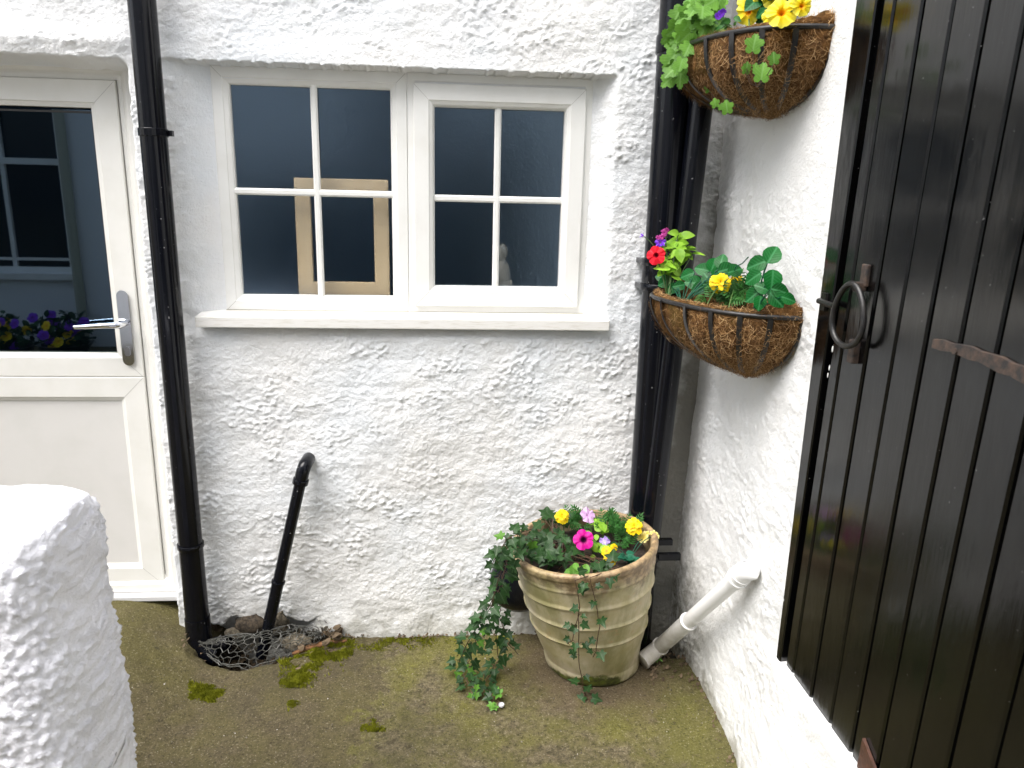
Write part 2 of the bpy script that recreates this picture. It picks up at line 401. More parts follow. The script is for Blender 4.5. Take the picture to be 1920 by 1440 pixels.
m_moss = leafmat('moss', (.085, .095, .006), (.22, .23, .015), rough=.8, n=30, trans=.15)
m_drymoss = leafmat('dead leaves', (.030, .020, .012), (.13, .095, .06), rough=.8, n=25, trans=.05)

def petal(name, stops, rough=.5, trans=.3):
    def f(nt, b):
        uvn = N(nt, 'UVMap'); v = sep(nt, uvn.outputs[0])[1]; c = ramp(nt, v, stops)
        nt.links.new(c, b.inputs['Base Color'])
        tr = nt.nodes.new('ShaderNodeBsdfTranslucent'); nt.links.new(c, tr.inputs[0]); mx = nt.nodes.new('ShaderNodeMixShader'); mx.inputs[0].default_value = trans
        out = [q for q in nt.nodes if q.type == 'OUTPUT_MATERIAL'][0]
        nt.links.new(b.outputs[0], mx.inputs[1]); nt.links.new(tr.outputs[0], mx.inputs[2]); nt.links.new(mx.outputs[0], out.inputs[0])
    return M(name, rough=rough, spec=.3, build=f)
p_red = petal('red petals', [(0, (.04, .0, .005)), (.18, (.25, .0, .01)), (.35, (.85, .012, .03)), (1, (.90, .015, .04))])
p_mag = petal('magenta petals', [(0, (.01, .0, .01)), (.22, (.05, .0, .03)), (.48, (.62, .004, .27)), (1, (.75, .01, .36))])
p_lil = petal('pale lilac petals', [(0, (.6, .3, .6)), (.3, (.75, .45, .80)), (1, (.80, .52, .84))])
p_vio = petal('violet petals', [(0, (.8, .75, .85)), (.4, (.52, .40, .80)), (1, (.42, .28, .72))])
p_pur = petal('purple petals', [(0, (.2, .02, .4)), (.5, (.19, .035, .62)), (1, (.25, .07, .75))])
p_pink = petal('pink petals', [(0, (.5, .05, .3)), (1, (.62, .10, .42))])
p_yel = petal('yellow petals', [(0, (.80, .30, .0)), (.3, (.88, .55, .0)), (1, (.92, .72, .01))])
p_prim = petal('primrose petals', [(0, (.25, .08, .0)), (.16, (.75, .22, .0)), (.30, (.88, .55, .0)), (.6, (.92, .76, .02)), (1, (.93, .84, .10))])
p_cream = petal('pale yellow petals', [(0, (.8, .6, .05)), (1, (.90, .84, .35))])
def fibf(nt, b):
    geo = N(nt, 'NewGeometry'); rnd = geo.outputs['Random Per Island']
    nt.links.new(ramp(nt, rnd, [(0, (.05, .024, .010)), (.5, (.185, .095, .035)), (.82, (.36, .21, .085)), (1, (.55, .37, .19))]), b.inputs['Base Color'])
m_fib = M('coconut fibres', rough=.75, spec=.2, build=fibf)
def coirf(nt, b):
    p = coords(nt); n = noise(nt, p, 60, 6, .75); n2 = noise(nt, p, 11, 3)
    c = mix(nt, ramp(nt, n, [(.35, 0), (.68, 1)]), (.03, .014, .005), (.20, .10, .034))
    c = mix(nt, ramp(nt, n2, [(.55, 0), (.7, .5)]), c, (.09, .07, .015))
    nt.links.new(c, b.inputs['Base Color']); bump(nt, b, n, 1, .006)
m_coir = M('coir matting', rough=.9, spec=.1, build=coirf)

# glass: thin obscure glass, clear glass
def glassmat(name, tint, rough, bumpd, clear, ior=.1):
    m = bpy.data.materials.new(name); m.use_nodes = True; nt = m.node_tree; nt.nodes.clear()
    out = nt.nodes.new('ShaderNodeOutputMaterial'); gl = nt.nodes.new('ShaderNodeBsdfGlossy'); gl.inputs['Roughness'].default_value = rough; gl.inputs['Color'].default_value = (.56, .77, 1.0, 1)
    tr = nt.nodes.new('ShaderNodeBsdfTransparent'); tr.inputs[0].default_value = (*tint, 1)
    rf = nt.nodes.new('ShaderNodeBsdfRefraction'); rf.inputs['Color'].default_value = (*tint, 1); rf.inputs['IOR'].default_value = 1.0; rf.inputs['Roughness'].default_value = .30
    a = nt.nodes.new('ShaderNodeMixShader'); a.inputs[0].default_value = clear
    nt.links.new(rf.outputs[0], a.inputs[1]); nt.links.new(tr.outputs[0], a.inputs[2])
    lw = nt.nodes.new('ShaderNodeLayerWeight'); lw.inputs['Blend'].default_value = .5; frv = math_(nt, 'ADD', math_(nt, 'MULTIPLY', math_(nt, 'POWER', lw.outputs['Facing'], 5.0), 1 - ior), ior)
    mx = nt.nodes.new('ShaderNodeMixShader')
    if bumpd:
        p = coords(nt); h = math_(nt, 'ADD', math_(nt, 'MULTIPLY', noise(nt, p, 14, 2), .5), math_(nt, 'MULTIPLY', noise(nt, p, 150, 3), .35))
        bn = nt.nodes.new('ShaderNodeBump'); bn.inputs['Strength'].default_value = 1; bn.inputs['Distance'].default_value = bumpd
        nt.links.new(h, bn.inputs['Height']); nt.links.new(bn.outputs[0], gl.inputs['Normal']); nt.links.new(bn.outputs[0], rf.inputs['Normal'])
    nt.links.new(frv, mx.inputs[0]); nt.links.new(a.outputs[0], mx.inputs[1]); nt.links.new(gl.outputs[0], mx.inputs[2]); nt.links.new(mx.outputs[0], out.inputs[0])
    return m
m_obscure = glassmat('obscure window glass', (.96, .98, 1.0), .16, .0013, .50, .19)
m_clear = glassmat('clear door glass', (.45, .5, .5), .012, 0, 1.0, .15)

# =================================================================== GROUND
def spaced(lo, hi, flo, fhi, fine, coarse):
    a = np.arange(flo, fhi + 1e-6, fine)
    l = [flo]; s = fine
    while l[-1] > lo: s = min(s * 1.25, coarse); l.append(l[-1] - s)
    r = [a[-1]]; s = fine
    while r[-1] < hi: s = min(s * 1.25, coarse); r.append(r[-1] + s)
    return np.concatenate([np.array(l[1:])[::-1], a, np.array(r[1:])])
def ground_h(X, Y):
    rise = .135 * sm(-.72, -1.16, X) * sm(-1.3, -.15, Y)
    h = rise + .012 * fbm(X * 1.4, Y * 1.4, 71, 3)
    # hollow with the gully, under the netting
    cx, cy = -.665, -.045
    q = np.hypot((X - cx) / .215, (Y - cy - .12 * (X - cx)) / .125) + .10 * fbm(X * 14, Y * 14, 77, 3)
    h = h - .15 * sm(1.05, .85, q) + .010 * np.exp(-((q - 1.2) / .14)**2)
    # gully at the back right corner
    q2 = np.hypot((X - .78) / .10, (Y + .09) / .10) + .1 * fbm(X * 12, Y * 12, 79, 2)
    h = h - .05 * sm(1.1, .7, q2)
    return h
gx = spaced(-40, 40, -1.35, .95, .008, 4); gy = spaced(-45, 40, -1.35, .12, .008, 4)
GX, GY = np.meshgrid(gx, gy, indexing='ij')
fine = (1 / (1 + (np.abs(GX) / 3)**4))
GZ = ground_h(GX, GY)
d1, v1 = worley(GX / .02, GY / .02, 81); d2, v2 = worley(GX / .009, GY / .009, 82)
GZ = GZ + fine * (.0009 * np.clip(1 - d1, 0, 1) * (v1 > .4) + .0008 * np.clip(1 - d2, 0, 1) * (v2 > .3) + .003 * fbm(GX * 12, GY * 12, 83, 3))
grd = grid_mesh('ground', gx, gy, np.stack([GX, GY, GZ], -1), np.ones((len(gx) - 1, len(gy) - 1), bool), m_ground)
tag(grd, kind='structure')
def gz(x, y): return float(ground_h(np.array([[x]]), np.array([[y]]))[0, 0])
from mathutils import noise as mn
def nz(x, y, seed, o=3): return mn.fractal(Vector((float(x), float(y), seed * 7.31)), 1.0, 2.0, o) * .9

# =================================================================== COTTAGE (back wall, window, door)
cot = empty('white_cottage', 'white roughcast cottage wall with window, door and sill, facing the yard', 'building', (0, .3, 0))
DX0, DX1, DZ1 = -1.86, -.957, 1.935      # door opening
def door_sdf(X, Z):
    cx, hx = (DX0 + DX1) / 2, (DX1 - DX0) / 2; r = .035
    cz, hz = (DZ1 - .6) / 2, (DZ1 + .6) / 2
    qx = np.abs(X - cx) - hx + r; qz = np.abs(Z - cz) - hz + r
    return np.hypot(np.maximum(qx, 0), np.maximum(qz, 0)) + np.minimum(np.maximum(qx, qz), 0) - r
def back_recess(X, Z):
    jit = .006 * fbm(X * 25, Z * 25, 33, 2)
    top = 1.9335 + .0022 * fbm(X * 30, Z * 0, 34, 3) + .004 * (np.abs(X + .15) < 9)
    left = 1 - sm(-.735, -.875, X + jit * .5)   # 0 outside, 1 at frame
    right = 1 - sm(.448, .53, X + jit * .5)
    inside = np.where(Z < top, 1.0, 0.0) * sm(1.10, 1.17, Z)
    win = .062 * np.minimum(left, right) * inside
    d = door_sdf(X, Z) + .004 * fbm(X * 18, Z * 18, 35, 2)
    dr = .11 * sm(.004, -.022, d)
    return win + dr
wx = np.concatenate([spaced(-6, -1.5, -1.6, -1.5, .05, .4)[:-3], np.arange(-1.5, .96, .0045)]); wx = np.unique(wx.round(5))
wz = np.concatenate([np.arange(-.16, 2.25, .0045), np.arange(2.26, 5.0, .09)])
WX, WZ = np.meshgrid(wx, wz, indexing='ij')
rec = back_recess(WX, WZ)
damp = 1 - .85 * sm(.0, .05, rec)
damp = damp * (1 - .6 * np.exp(-((WX + .15) / .62)**4) * np.exp(-((WZ - 1.97) / .045)**2))
fade = sm(-1.7, -1.45, WX)
h = stucco(WX, WZ, 5) * damp * (.3 + .7 * fade)
h += .012 * np.clip(1 - np.hypot((WX - .2) / .5, (WZ - .6) / .5), 0, 1) * 0
# lip of plaster above the door and the ragged foot of the render over the gully
h += .012 * np.exp(-((WZ - 1.985) / .03)**2) * sm(-.92, -.98, WX)
foot = .055 + .03 * fbm(WX * 9, WZ * 2, 37, 4)
gap = sm(-.93, -.86, WX) * sm(-.46, -.56, WX)
h -= .05 * gap * (WZ < foot + .02)
h += .012 * sm(.12, -.02, WZ + .05 * fbm(WX * 6, WZ * 6, 38, 3)) * (1 - gap)
WP = np.stack([WX, -(h - rec), WZ], -1)
cxm = (WX[:-1, :-1] + WX[1:, 1:]) / 2; czm = (WZ[:-1, :-1] + WZ[1:, 1:]) / 2
hole = ((cxm > -.715) & (cxm < .432) & (czm > 1.20) & (czm < 1.90)) | (door_sdf(cxm, czm) < -.028)
grid_mesh('wall', wx, wz, WP, ~hole, m_wall, cot)

def mitred_frame(mb, x0, x1, z0, z1, prof, closed=True):
    """profile list of (inset, y) swept round a rectangle, mitred corners (x-z plane)"""
    vs = []; n = len(prof)
    for (cx, cz, sx, sz) in ((x0, z0, 1, 1), (x1, z0, -1, 1), (x1, z1, -1, -1), (x0, z1, 1, -1)):
        for (i, y) in prof: vs.append((cx + sx * i, y, cz + sz * i))
    fs = []
    for c in range(4):
        c2 = (c + 1) % 4
        for k in range(n - 1): fs.append((c * n + k, c2 * n + k, c2 * n + k + 1, c * n + k + 1))
    mb.add(vs, fs)
def groove(mb, a, b, w=.0009, y=0, t=.0004):
    a = Vector((a[0], y, a[1])); b = Vector((b[0], y, b[1])); d = (b - a).normalized(); s = Vector((-d.z, 0, d.x)) * w / 2
    mb.add([a - s, b - s, b + s, a + s], [(0, 1, 2, 3)])
WY = .06
fx0, fx1, fz0, fz1 = -.735, .4535, 1.183, 1.937
f = MB()
mx0, mx1 = -.158, -.122      # mullion
# left light: outer frame, bevel bead to glass
def light(mb, x0, x1, z0, z1, bw, y=WY):
    mitred_frame(mb, x0, x1, z0, z1, [(0, y + .05), (0, y + .002), (.002, y), (bw - .020, y), (bw - .018, y + .003), (bw - .006, y + .007), (bw, y + .013), (bw, y + .03)])
light(f, fx0, -.1385, fz0, fz1, .0525)
mitred_frame(f, -.1375, fx1, fz0, fz1, [(0, WY + .05), (0, WY + .002), (.002, WY), (.024, WY), (.026, WY + .003), (.030, WY + .004), (.030, WY + .05)])
window = f.build('window', m_upvc, cot, smooth=False)
bevel(window, .0012, 2, 25)
s = MB()
YS = WY - .012
sx0, sx1, sz0, sz1 = -.118, .4315, 1.207, 1.905
mitred_frame(s, sx0, sx1, sz0, sz1, [(0, WY + .03), (0, YS + .002), (.002, YS), (.048, YS), (.050, YS + .003), (.060, YS + .008), (.066, YS + .018), (.066, YS + .045)])
bevel(s.build('opening_sash', m_upvc, window, False), .0012, 2, 25)
gl = MB(); gl.add([(-.70, WY + .024, 1.22), (-.165, WY + .024, 1.22), (-.165, WY + .024, 1.90), (-.70, WY + .024, 1.90)], [(0, 1, 2, 3)]); 
gl.build('glass_pane', m_obscure, window, False)
gl = MB(); gl.add([(sx0 + .05, YS + .036, sz0 + .05), (sx1 - .05, YS + .036, sz0 + .05), (sx1 - .05, YS + .036, sz1 - .05), (sx0 + .05, YS + .036, sz1 - .05)], [(0, 1, 2, 3)])
gl.build('glass_pane', m_obscure, window, False)
def bars(cx, cz, x0, x1, z0, z1, y, w=.0215):
    for vert in (0, 1):
        mb = MB(); pr = [(-w / 2, .012), (-w / 2, .004), (-w / 4, 0), (w / 4, 0), (w / 2, .004), (w / 2, .012)]
        vs = []
        if vert:
            for (e, sg) in ((z0, 0), (z1, 0)):
                for (o_, d_) in pr: vs.append((cx + o_, y + d_ - .0006, e))
        else:
            for (e, sg) in ((x0, 0), (x1, 0)):
                for (o_, d_) in pr: vs.append((e, y + d_, cz + o_))
        mb.add(vs, [(k, k + 1, k + 7, k + 6) for k in range(5)])
        mb.build('glazing_bar', m_upvc, window, False)
bars(-.428, 1.565, -.69, -.18, 1.23, 1.89, WY + .008)
bars((sx0 + sx1) / 2 - .006, 1.558, sx0 + .062, sx1 - .062, sz0 + .06, sz1 - .06, YS + .017)
# mitre joints: hairline seams in the plastic
gm = MB()
for (ax, az, dx, dz) in ((fx0, fz1, 1, -1), (fx0, fz0, 1, 1), (-.1385, fz1, -1, -1), (-.1385, fz0, -1, 1)):
    groove(gm, (ax + dx * .002, az + dz * .002), (ax + dx * .032, az + dz * .032), .0011, WY - .0004)
for (ax, az, dx, dz) in ((sx0, sz1, 1, -1), (sx0, sz0, 1, 1), (sx1, sz1, -1, -1), (sx1, sz0, -1, 1)):
    groove(gm, (ax + dx * .002, az + dz * .002), (ax + dx * .048, az + dz * .048), .0009, YS - .0004)
m_joint = M('joint line', (.42, .41, .38), .6)
for k in range(0, len(gm.v), 4):
    g1 = MB(); g1.add(gm.v[k:k + 4], [(0, 1, 2, 3)]); g1.build('mitre_seam', m_joint, window, False)
sl = MB(); sl.box(-.808, .528, -.034, WY + .01, 1.141, 1.176)
for i in (4, 5): pass
sl.v = [(x, y, z + (.010 if (z > 1.17 and y > 0) else 0)) for (x, y, z) in sl.v]
bevel(sl.build('window_sill', m_sill, window, False), .003, 2)
cb = MB(); cb.tube([(fx0, WY - .003, fz0 + .001), (-.4, WY - .003, fz0 + .0005), (fx1, WY - .003, fz0 + .001)], .0028, 5)
cb.build('sealant', M('old sealant', (.30, .27, .20), .7), window)
# dim room behind the window
room = MB(); room.box(-2.4, 1.3, .16, 1.3, -.1, 2.6)
room.f = [tuple(reversed(q)) for q in room.f if q != (0, 1, 5, 4)]
room.build('interior_room', M('teal painted room', (.012, .035, .065), .8), cot, False)
# door --------------------------------------------------------------
DY = .10
d = MB()
mitred_frame(d, -1.80, -.972, .142, 1.952, [(0, DY + .06), (0, DY - .002), (.002, DY - .004), (.030, DY - .004), (.040, DY + .002), (.048, DY + .012), (.062, DY + .014), (.0625, DY + .05)])
door = d.build('door', m_upvc_old, cot, False); bevel(door, .0015, 2, 25)
LX0, LX1, LZ0, LZ1 = -1.735, -1.037, .165, 1.8885
lf = MB(); LY = DY + .004
mitred_frame(lf, LX0, LX1, LZ0, .945, [(0, LY + .045), (0, LY + .002), (.002, LY), (.070, LY), (.072, LY + .003), (.085, LY + .009), (.085, LY + .03)])
mitred_frame(lf, LX0, LX1, .9455, LZ1, [(0, LY + .045), (0, LY + .002), (.002, LY), (.066, LY), (.068, LY + .003), (.082, LY + .008), (.082, LY + .03)])
bevel(lf.build('door_leaf', m_upvc_old, door, False), .0015, 2, 25)
pn = MB(); pn.box(LX0 + .08, LX1 - .08, LY + .012, LY + .03, LZ0 + .08, .87); pn.build('door_panel', M('grey white door panel', rough=.4, build=upvc((.70, .685, .66), (.66, .65, .62))), door, False)
gp = MB(); gp.add([(LX0 + .07, LY + .012, 1.01), (LX1 - .075, LY + .012, 1.01), (LX1 - .075, LY + .012, 1.80), (LX0 + .07, LY + .012, 1.80)], [(0, 1, 2, 3)])
gp.build('door_glass', m_clear, door, False)
gk = MB(); mitred_frame(gk, LX0 + .078, LX1 - .078, 1.018, 1.796, [(0, LY + .0095), (.006, LY + .0095)]); gk.build('glass_gasket', m_seam, door, False)
th = MB(); th.box(-1.80, -.972, DY - .035, DY + .05, .122, .141); bevel(th.build('threshold', M('pale sill metal', (.62, .62, .62), .35), door, False), .003)
sm_ = MB(); groove(sm_, (LX1 - .003, .943), (LX1 - .07, .875), .0011, LY - .0005); groove(sm_, (LX1 - .003, .948), (LX1 - .065, 1.01), .0011, LY - .0005)
groove(sm_, (LX1 - .003, LZ1 - .003), (LX1 - .066, LZ1 - .066), .0011, LY - .0005); groove(sm_, (-.974, 1.950), (-1.001, 1.923), .0012, DY - .0046); groove(sm_, (LX1 - .003, LZ0 + .003), (LX1 - .07, LZ0 + .07), .0011, LY - .0005)
for k in range(0, len(sm_.v), 4):
    g1 = MB(); g1.add(sm_.v[k:k + 4], [(0, 1, 2, 3)]); g1.build('mitre_seam', m_joint, door, False)
hp = MB()
def rr_plate(mb, cx, z0, z1, w, y0, y1):
    pts = []; r = w / 2
    for k in range(13): a = PI * k / 12; pts.append((cx + r * math.cos(a), z1 - r + r * math.sin(a)))
    for k in range(13): a = PI + PI * k / 12; pts.append((cx + r * math.cos(a), z0 + r + r * math.sin(a)))
    n = len(pts); mb.add([(x, y1, z) for x, z in pts] + [(x, y0, z) for x, z in pts], [tuple(range(n, 2 * n))[::-1]] + [(i, (i + 1) % n, n + (i + 1) % n, n + i) for i in range(n)])
HC = -1.078
rr_plate(hp, HC, .990, 1.237, .031, LY - .008, LY)
hb = bevel(hp.build('handle_plate', m_chrome, door, False), .003, 3)
lv = MB()
lv.tube([(HC, LY - .006, 1.130), (HC, LY - .030, 1.130), (HC - .004, LY - .042, 1.130), (HC - .018, LY - .047, 1.130), (HC - .05, LY - .047, 1.129), (HC - .10, LY - .045, 1.125), (HC - .145, LY - .042, 1.122)],
        [.0105, .0105, .011, .0105, .0095, .0085, .0065], 14)
lv.build('handle', m_chrome, door)
kc = MB(); rr_plate(kc, HC, 1.020, 1.052, .017, LY - .0125, LY - .008); kc.build('lock', M('brushed lock steel', (.4, .4, .42), .3, 1), door, False)
# ------------------------------------------------------------------- things behind the window glass
m_wood = M('raw pine', rough=.6, build=lambda nt, b: nt.links.new(mix(nt, noise(nt, coords(nt, (1, 1, .15)), 30, 3), (.60, .44, .24), (.74, .58, .36)), b.inputs['Base Color']))
pf = MB(); mitred_frame(pf, -.510, -.205, 1.225, 1.612, [(0, .134), (0, .114), (.050, .114), (.050, .134), (0, .134)])
tag(bevel(pf.build('wooden_frame', m_wood, None, False), .002), 'bare pine frame leaning behind the glass of the fixed window light', 'frame')
fg = MB()
vs, fs, uvs = lathe_pts([(0, 1.23), (.026, 1.231), (.028, 1.25), (.022, 1.28), (.010, 1.295), (.012, 1.305), (.018, 1.318), (.017, 1.335), (.008, 1.35), (0, 1.353)], 16, lambda x, y, z: (.178 + x, .125 + y, z + .06))
fg.add(vs, fs, uvs); fg.box(.15, .21, .10, .15, 1.20, 1.289)
tag(fg.build('ornament', M('cream pottery', (.20, .19, .16), .6)), 'small cream ornament standing behind the lower right window pane', 'ornament')

# =================================================================== SIDE WALL with plank door
out_b = empty('white_outbuilding', 'white painted side wall with rounded foot and black plank door', 'building', (1.2, -1, 0))
sy = np.concatenate([np.arange(-6.5, -1.7, .08), np.arange(-1.7, .30, .006)]); sz = np.concatenate([np.arange(-.16, 2.25, .006), np.arange(2.26, 4.2, .09)])
SYg, SZg = np.meshgrid(sy, sz, indexing='ij')
base = .865 - .004 * sm(0, 2, SZg) + .012 * sm(.9, 1.9, SZg) * sm(-.35, 0, SYg)
base = base - .045 * sm(1.2, .0, SZg) * sm(-.42, .02, SYg)
bul = .022 * sm(.45, .0, SZg) * sm(.0, -.3, SYg)
ledge = .019 * sm(-.62, -.82, SYg) * sm(.412, .385, SZg + .004 * fbm(SYg * 14, SZg * 0, 93, 2)) + .02 * sm(-.25, -.95, SYg) * sm(.4, .05, SZg)
gatearea = sm(-.782, -.786, SYg) * sm(.405, .411, SZg) * (SZg < 2.42)
hs_ = stucco(SYg, SZg, 105, lump=1.0, coarse=1.1) * (.95 - .65 * sm(1.3, 1.6, SZg) * sm(-.25, -.6, SYg)) * (1 - .25 * sm(.33, .38, SZg) * (SZg < .45) * sm(-.7, -.8, SYg))
SX = base - bul - ledge - hs_ + .05 * gatearea
keep = np.ones((len(sy) - 1, len(sz) - 1), bool)
grid_mesh('wall', sy, sz, np.stack([SX, SYg, SZg], -1), keep, m_side, out_b, flip=True)
# the plank door
def lean(y, z): return y - .037 * (z - 1.0)
GX_ = .862
gf = MB()
def vert_board(mb, y0, y1, z0, z1, x0, x1, ch=.0):
    # chamfered board standing along z, face towards -x; y0>y1
    P = []
    for z in (z0, z1):
        a, b = lean(y0, z), lean(y1, z)
        P += [(x1, a, z), (x0 + ch, a, z), (x0, a - ch, z), (x0, b + ch, z), (x0 + ch, b, z), (x1, b, z)]
    mb.add(P, [(k, k + 1, k + 7, k + 6) for k in range(5)] + [(0, 5, 4, 3, 2, 1), (6, 7, 8, 9, 10, 11)])
P = []
fy_in = -.822
for z in (.405, 2.44):
    P += [(GX_ + .05, -.778, z), (GX_ - .004, -.778, z), (GX_ - .006, -.780, z), (GX_ - .006, lean(fy_in, z) + .003, z), (GX_ - .003, lean(fy_in, z), z), (GX_ + .05, lean(fy_in, z), z)]
gf.add(P, [(k, k + 1, k + 7, k + 6) for k in range(5)] + [(0, 5, 4, 3, 2, 1), (6, 7, 8, 9, 10, 11)])
gf.box(GX_ - .006, GX_ + .05, -1.85, -.86, 2.40, 2.46)
edges = [-.832, -.877, -.973, -1.065, -1.155, -1.245, -1.332, -1.42, -1.51, -1.60, -1.69, -1.76]
gdoor = MB()
for k in range(len(edges) - 1):
    vert_board(gdoor, edges[k] - .0035, edges[k + 1] + .0035, .408, 2.395, GX_ + .004 + R_.uniform(-.0012, .0012), GX_ + .03, .004)
gdoor.box(GX_ + .012, GX_ + .028, -1.755, -.85, .42, 2.39)
gd = gdoor.build('plank_door', m_gate, out_b, False)
gf.build('door_post', m_gate, gd, False)
# ring handle
rh = MB()
zc, yc = 1.335, -.945; RX = GX_ - .016
ring = []
for k in range(33):
    a = 2 * PI * k / 32 + PI / 2
    ring.append((RX - .010 - .006 * math.cos(a), yc + .050 * math.cos(a) * (1 - .25 * math.sin(a)) , zc + .066 * math.sin(a)))
rh.tube(ring, .0062, 10, cap=False)
rh.build('ring_handle', m_iron, gd)
pl = MB(); pl.box(GX_ - .006, GX_ + .004, yc - .012, yc + .010, 1.395, 1.442); pl.box(GX_ - .022, GX_ + .002, yc - .009, yc + .007, 1.385, 1.405)
bevel(pl.build('handle_staple', m_rust, gd, False), .003)
pl = MB(); pl.box(GX_ - .012, GX_ + .004, yc - .013, yc + .010, 1.232, 1.283); bevel(pl.build('handle_striker', m_rust, gd, False), .003)
bl = MB(); bl.tube([(GX_ - .014, -.79, 1.345), (GX_ - .014, -.86, 1.342)], .007, 8); bl.box(GX_ - .012, GX_ - .006, -.815, -.795, 1.325, 1.365); bl.build('latch', m_iron, gd, False)
# strap hinge, tapering, worn
hg = MB(); vs = []; nseg = 22
for i in range(nseg + 1):
    t = i / nseg; y = -1.195 - t * .53; zc_ = 1.322 + .004 * math.sin(t * 9) - t * .012; hw = .0085 + .011 * t + .0018 * math.sin(i * 2.1)
    vs += [(GX_ + .003, y, zc_ - hw), (GX_ - .0035, y, zc_ - hw + .001), (GX_ - .0035, y, zc_ + hw - .001), (GX_ + .003, y, zc_ + hw)]
hg.add(vs, [(i * 4 + k, i * 4 + k + 1, i * 4 + k + 5, i * 4 + k + 4) for i in range(nseg) for k in range(3)] + [(0, 1, 2, 3)])
for t in (.12, .5, .85): hg.tube([(GX_ - .003, -1.195 - t * .53, 1.322 - t * .012), (GX_ - .007, -1.195 - t * .53, 1.322 - t * .012)], .006, 8)
hg.build('strap_hinge', m_rust, gd, False)
wd = MB(); wd.add([(GX_ - .004, -1.172, .408), (GX_ - .004, -1.30, .408), (GX_ - .004, -1.176, .482), (GX_ + .003, -1.172, .408), (GX_ + .003, -1.30, .408), (GX_ + .003, -1.176, .482)],
                  [(0, 1, 2), (0, 2, 5, 3), (2, 1, 4, 5)])
wd.build('metal_patch', m_plate, gd, False)
# corner and ground grime line stays in the paint; white cap over everything above: none

# =================================================================== PIPES
def collar(mb, p, d, r, w, n=24):
    p = Vector(p); d = Vector(d).normalized()
    mb.tube([p - d * w / 2, p - d * w * .45, p + d * w * .45, p + d * w / 2], [r * .985, r, r, r * .985], n)
# left downpipe
lp = empty('downpipe', 'black round rainwater downpipe left of the window, running down to the gully', 'drainpipe', (-.873, -.055, .05))
px_, py_ = -.872, -.066
a = MB(); a.tube([(px_ + .001, py_, 3.2), (px_, py_, 1.6), (px_ + .002, py_, .40)], .038, 28); a.build('pipe', m_pipe, lp)
a = MB(); collar(a, (px_, py_, 1.725), (0, 0, 1), .0415, .022); a.box(px_ + .036, px_ + .052, py_ + .004, py_ + .02, 1.717, 1.733); a.build('bracket', m_pipe, lp, False)
a = MB(); collar(a, (px_ + .002, py_, .405), (0, 0, 1), .0425, .016); a.build('socket', m_pipe, lp)
a = MB(); a.tube([(px_ + .002, py_, .40), (px_ + .003, py_, .115)], .0385, 28); a.tube([(px_ + .003, py_, .135), (px_ + .003, py_, .065), (px_ + .008, py_ - .003, .035), (px_ + .028, py_ - .010, .008), (px_ + .065, py_ - .014, -.005)], .0415, 28)
a.build('shoe', m_pipe, lp)
a = MB(); a.tube([(px_ + .06, py_ - .015, .035), (px_ + .11, py_ - .02, .045)], .026, 22, cap=False); a.build('gully_spout', m_pipe, lp)
# small waste pipe
wp = empty('waste_pipe', 'thin black waste pipe slanting out of the wall below the window', 'drainpipe', (-.5, -.05, .3))
A_ = Vector((-.480, .01, .686)); B_ = Vector((-.482, -.050, .684)); Cc = Vector((-.488, -.061, .667)); E_ = Vector((-.650, -.062, .02)); D_ = (E_ - Cc).normalized()
a = MB(); a.tube([Cc + D_ * .02, E_ + D_ * .05], .0192, 20); a.build('pipe', m_pipe, wp)
a = MB(); a.tube([A_, A_ + Vector((0, -.03, 0)), B_ + Vector((0, .008, -.0005)), B_ + Vector((-.001, -.003, -.003)), B_ + Vector((-.003, -.008, -.009)), Cc, Cc + D_ * .045], .0222, 20); collar(a, Cc + D_ * .040, D_, .0262, .018); a.build('elbow', m_pipe, wp)
a = MB(); q_ = Cc + D_ * .42; collar(a, q_, D_, .0232, .010); a.build('coupling', m_pipe, wp)
a = MB(); a.tube([q_ + Vector((0, 0, 0)), E_ + D_ * .05], .0205, 20); a.build('lower_pipe', m_pipe, wp)
# two big pipes in the corner
sp = empty('soil_pipe', 'broad black soil pipe against the back wall, nearest the window', 'drainpipe', (.66, -.06, 0))
a = MB(); a.tube([(.669, -.078, 3.3), (.673, -.078, 1.5), (.677, -.078, -.05)], .0535, 32); a.build('pipe', m_pipe, sp)
a = MB(); collar(a, (.671, -.078, 2.02), (0, 0, 1), .0575, .05); a.build('socket', m_pipe, sp)
for zc_ in (1.375, 1.295):
    a = MB(); collar(a, (.6735, -.078, zc_), (0, 0, 1), .0625, .022); a.box(.612, .630, -.075, .0, zc_ - .008, zc_ + .008); a.build('bracket', m_pipe, sp)
a = MB(); collar(a, (.6735, -.078, 1.335), (0, 0, 1), .058, .07); a.build('coupling', m_pipe, sp)
rp = empty('downpipe', 'black downpipe leaning in the corner, between soil pipe and side wall', 'drainpipe', (.75, -.13, 0))
P0, P1 = Vector((.800, -.098, 3.2)), Vector((.700, -.098, -.05)); dd = (P1 - P0).normalized()
qa = atY(1302, 300, -.125); qb = atY(1230, 904, -.125); dd = (qb - qa).normalized(); P0 = qa - dd * 1.4; P1 = qb + dd * .66
a = MB(); a.tube([P0, (P0 + P1) / 2, P1], .036, 28); a.build('pipe', m_pipe, rp)
a = MB(); q_ = P1 - dd * .385; collar(a, q_, dd, .041, .02); a.box(q_.x, .800, q_.y - .012, q_.y + .006, q_.z - .012, q_.z + .012)
a.box(q_.x + .01, .775, q_.y + .01, q_.y + .03, q_.z + .035, q_.z + .055); a.build('bracket', m_pipe, rp, False)
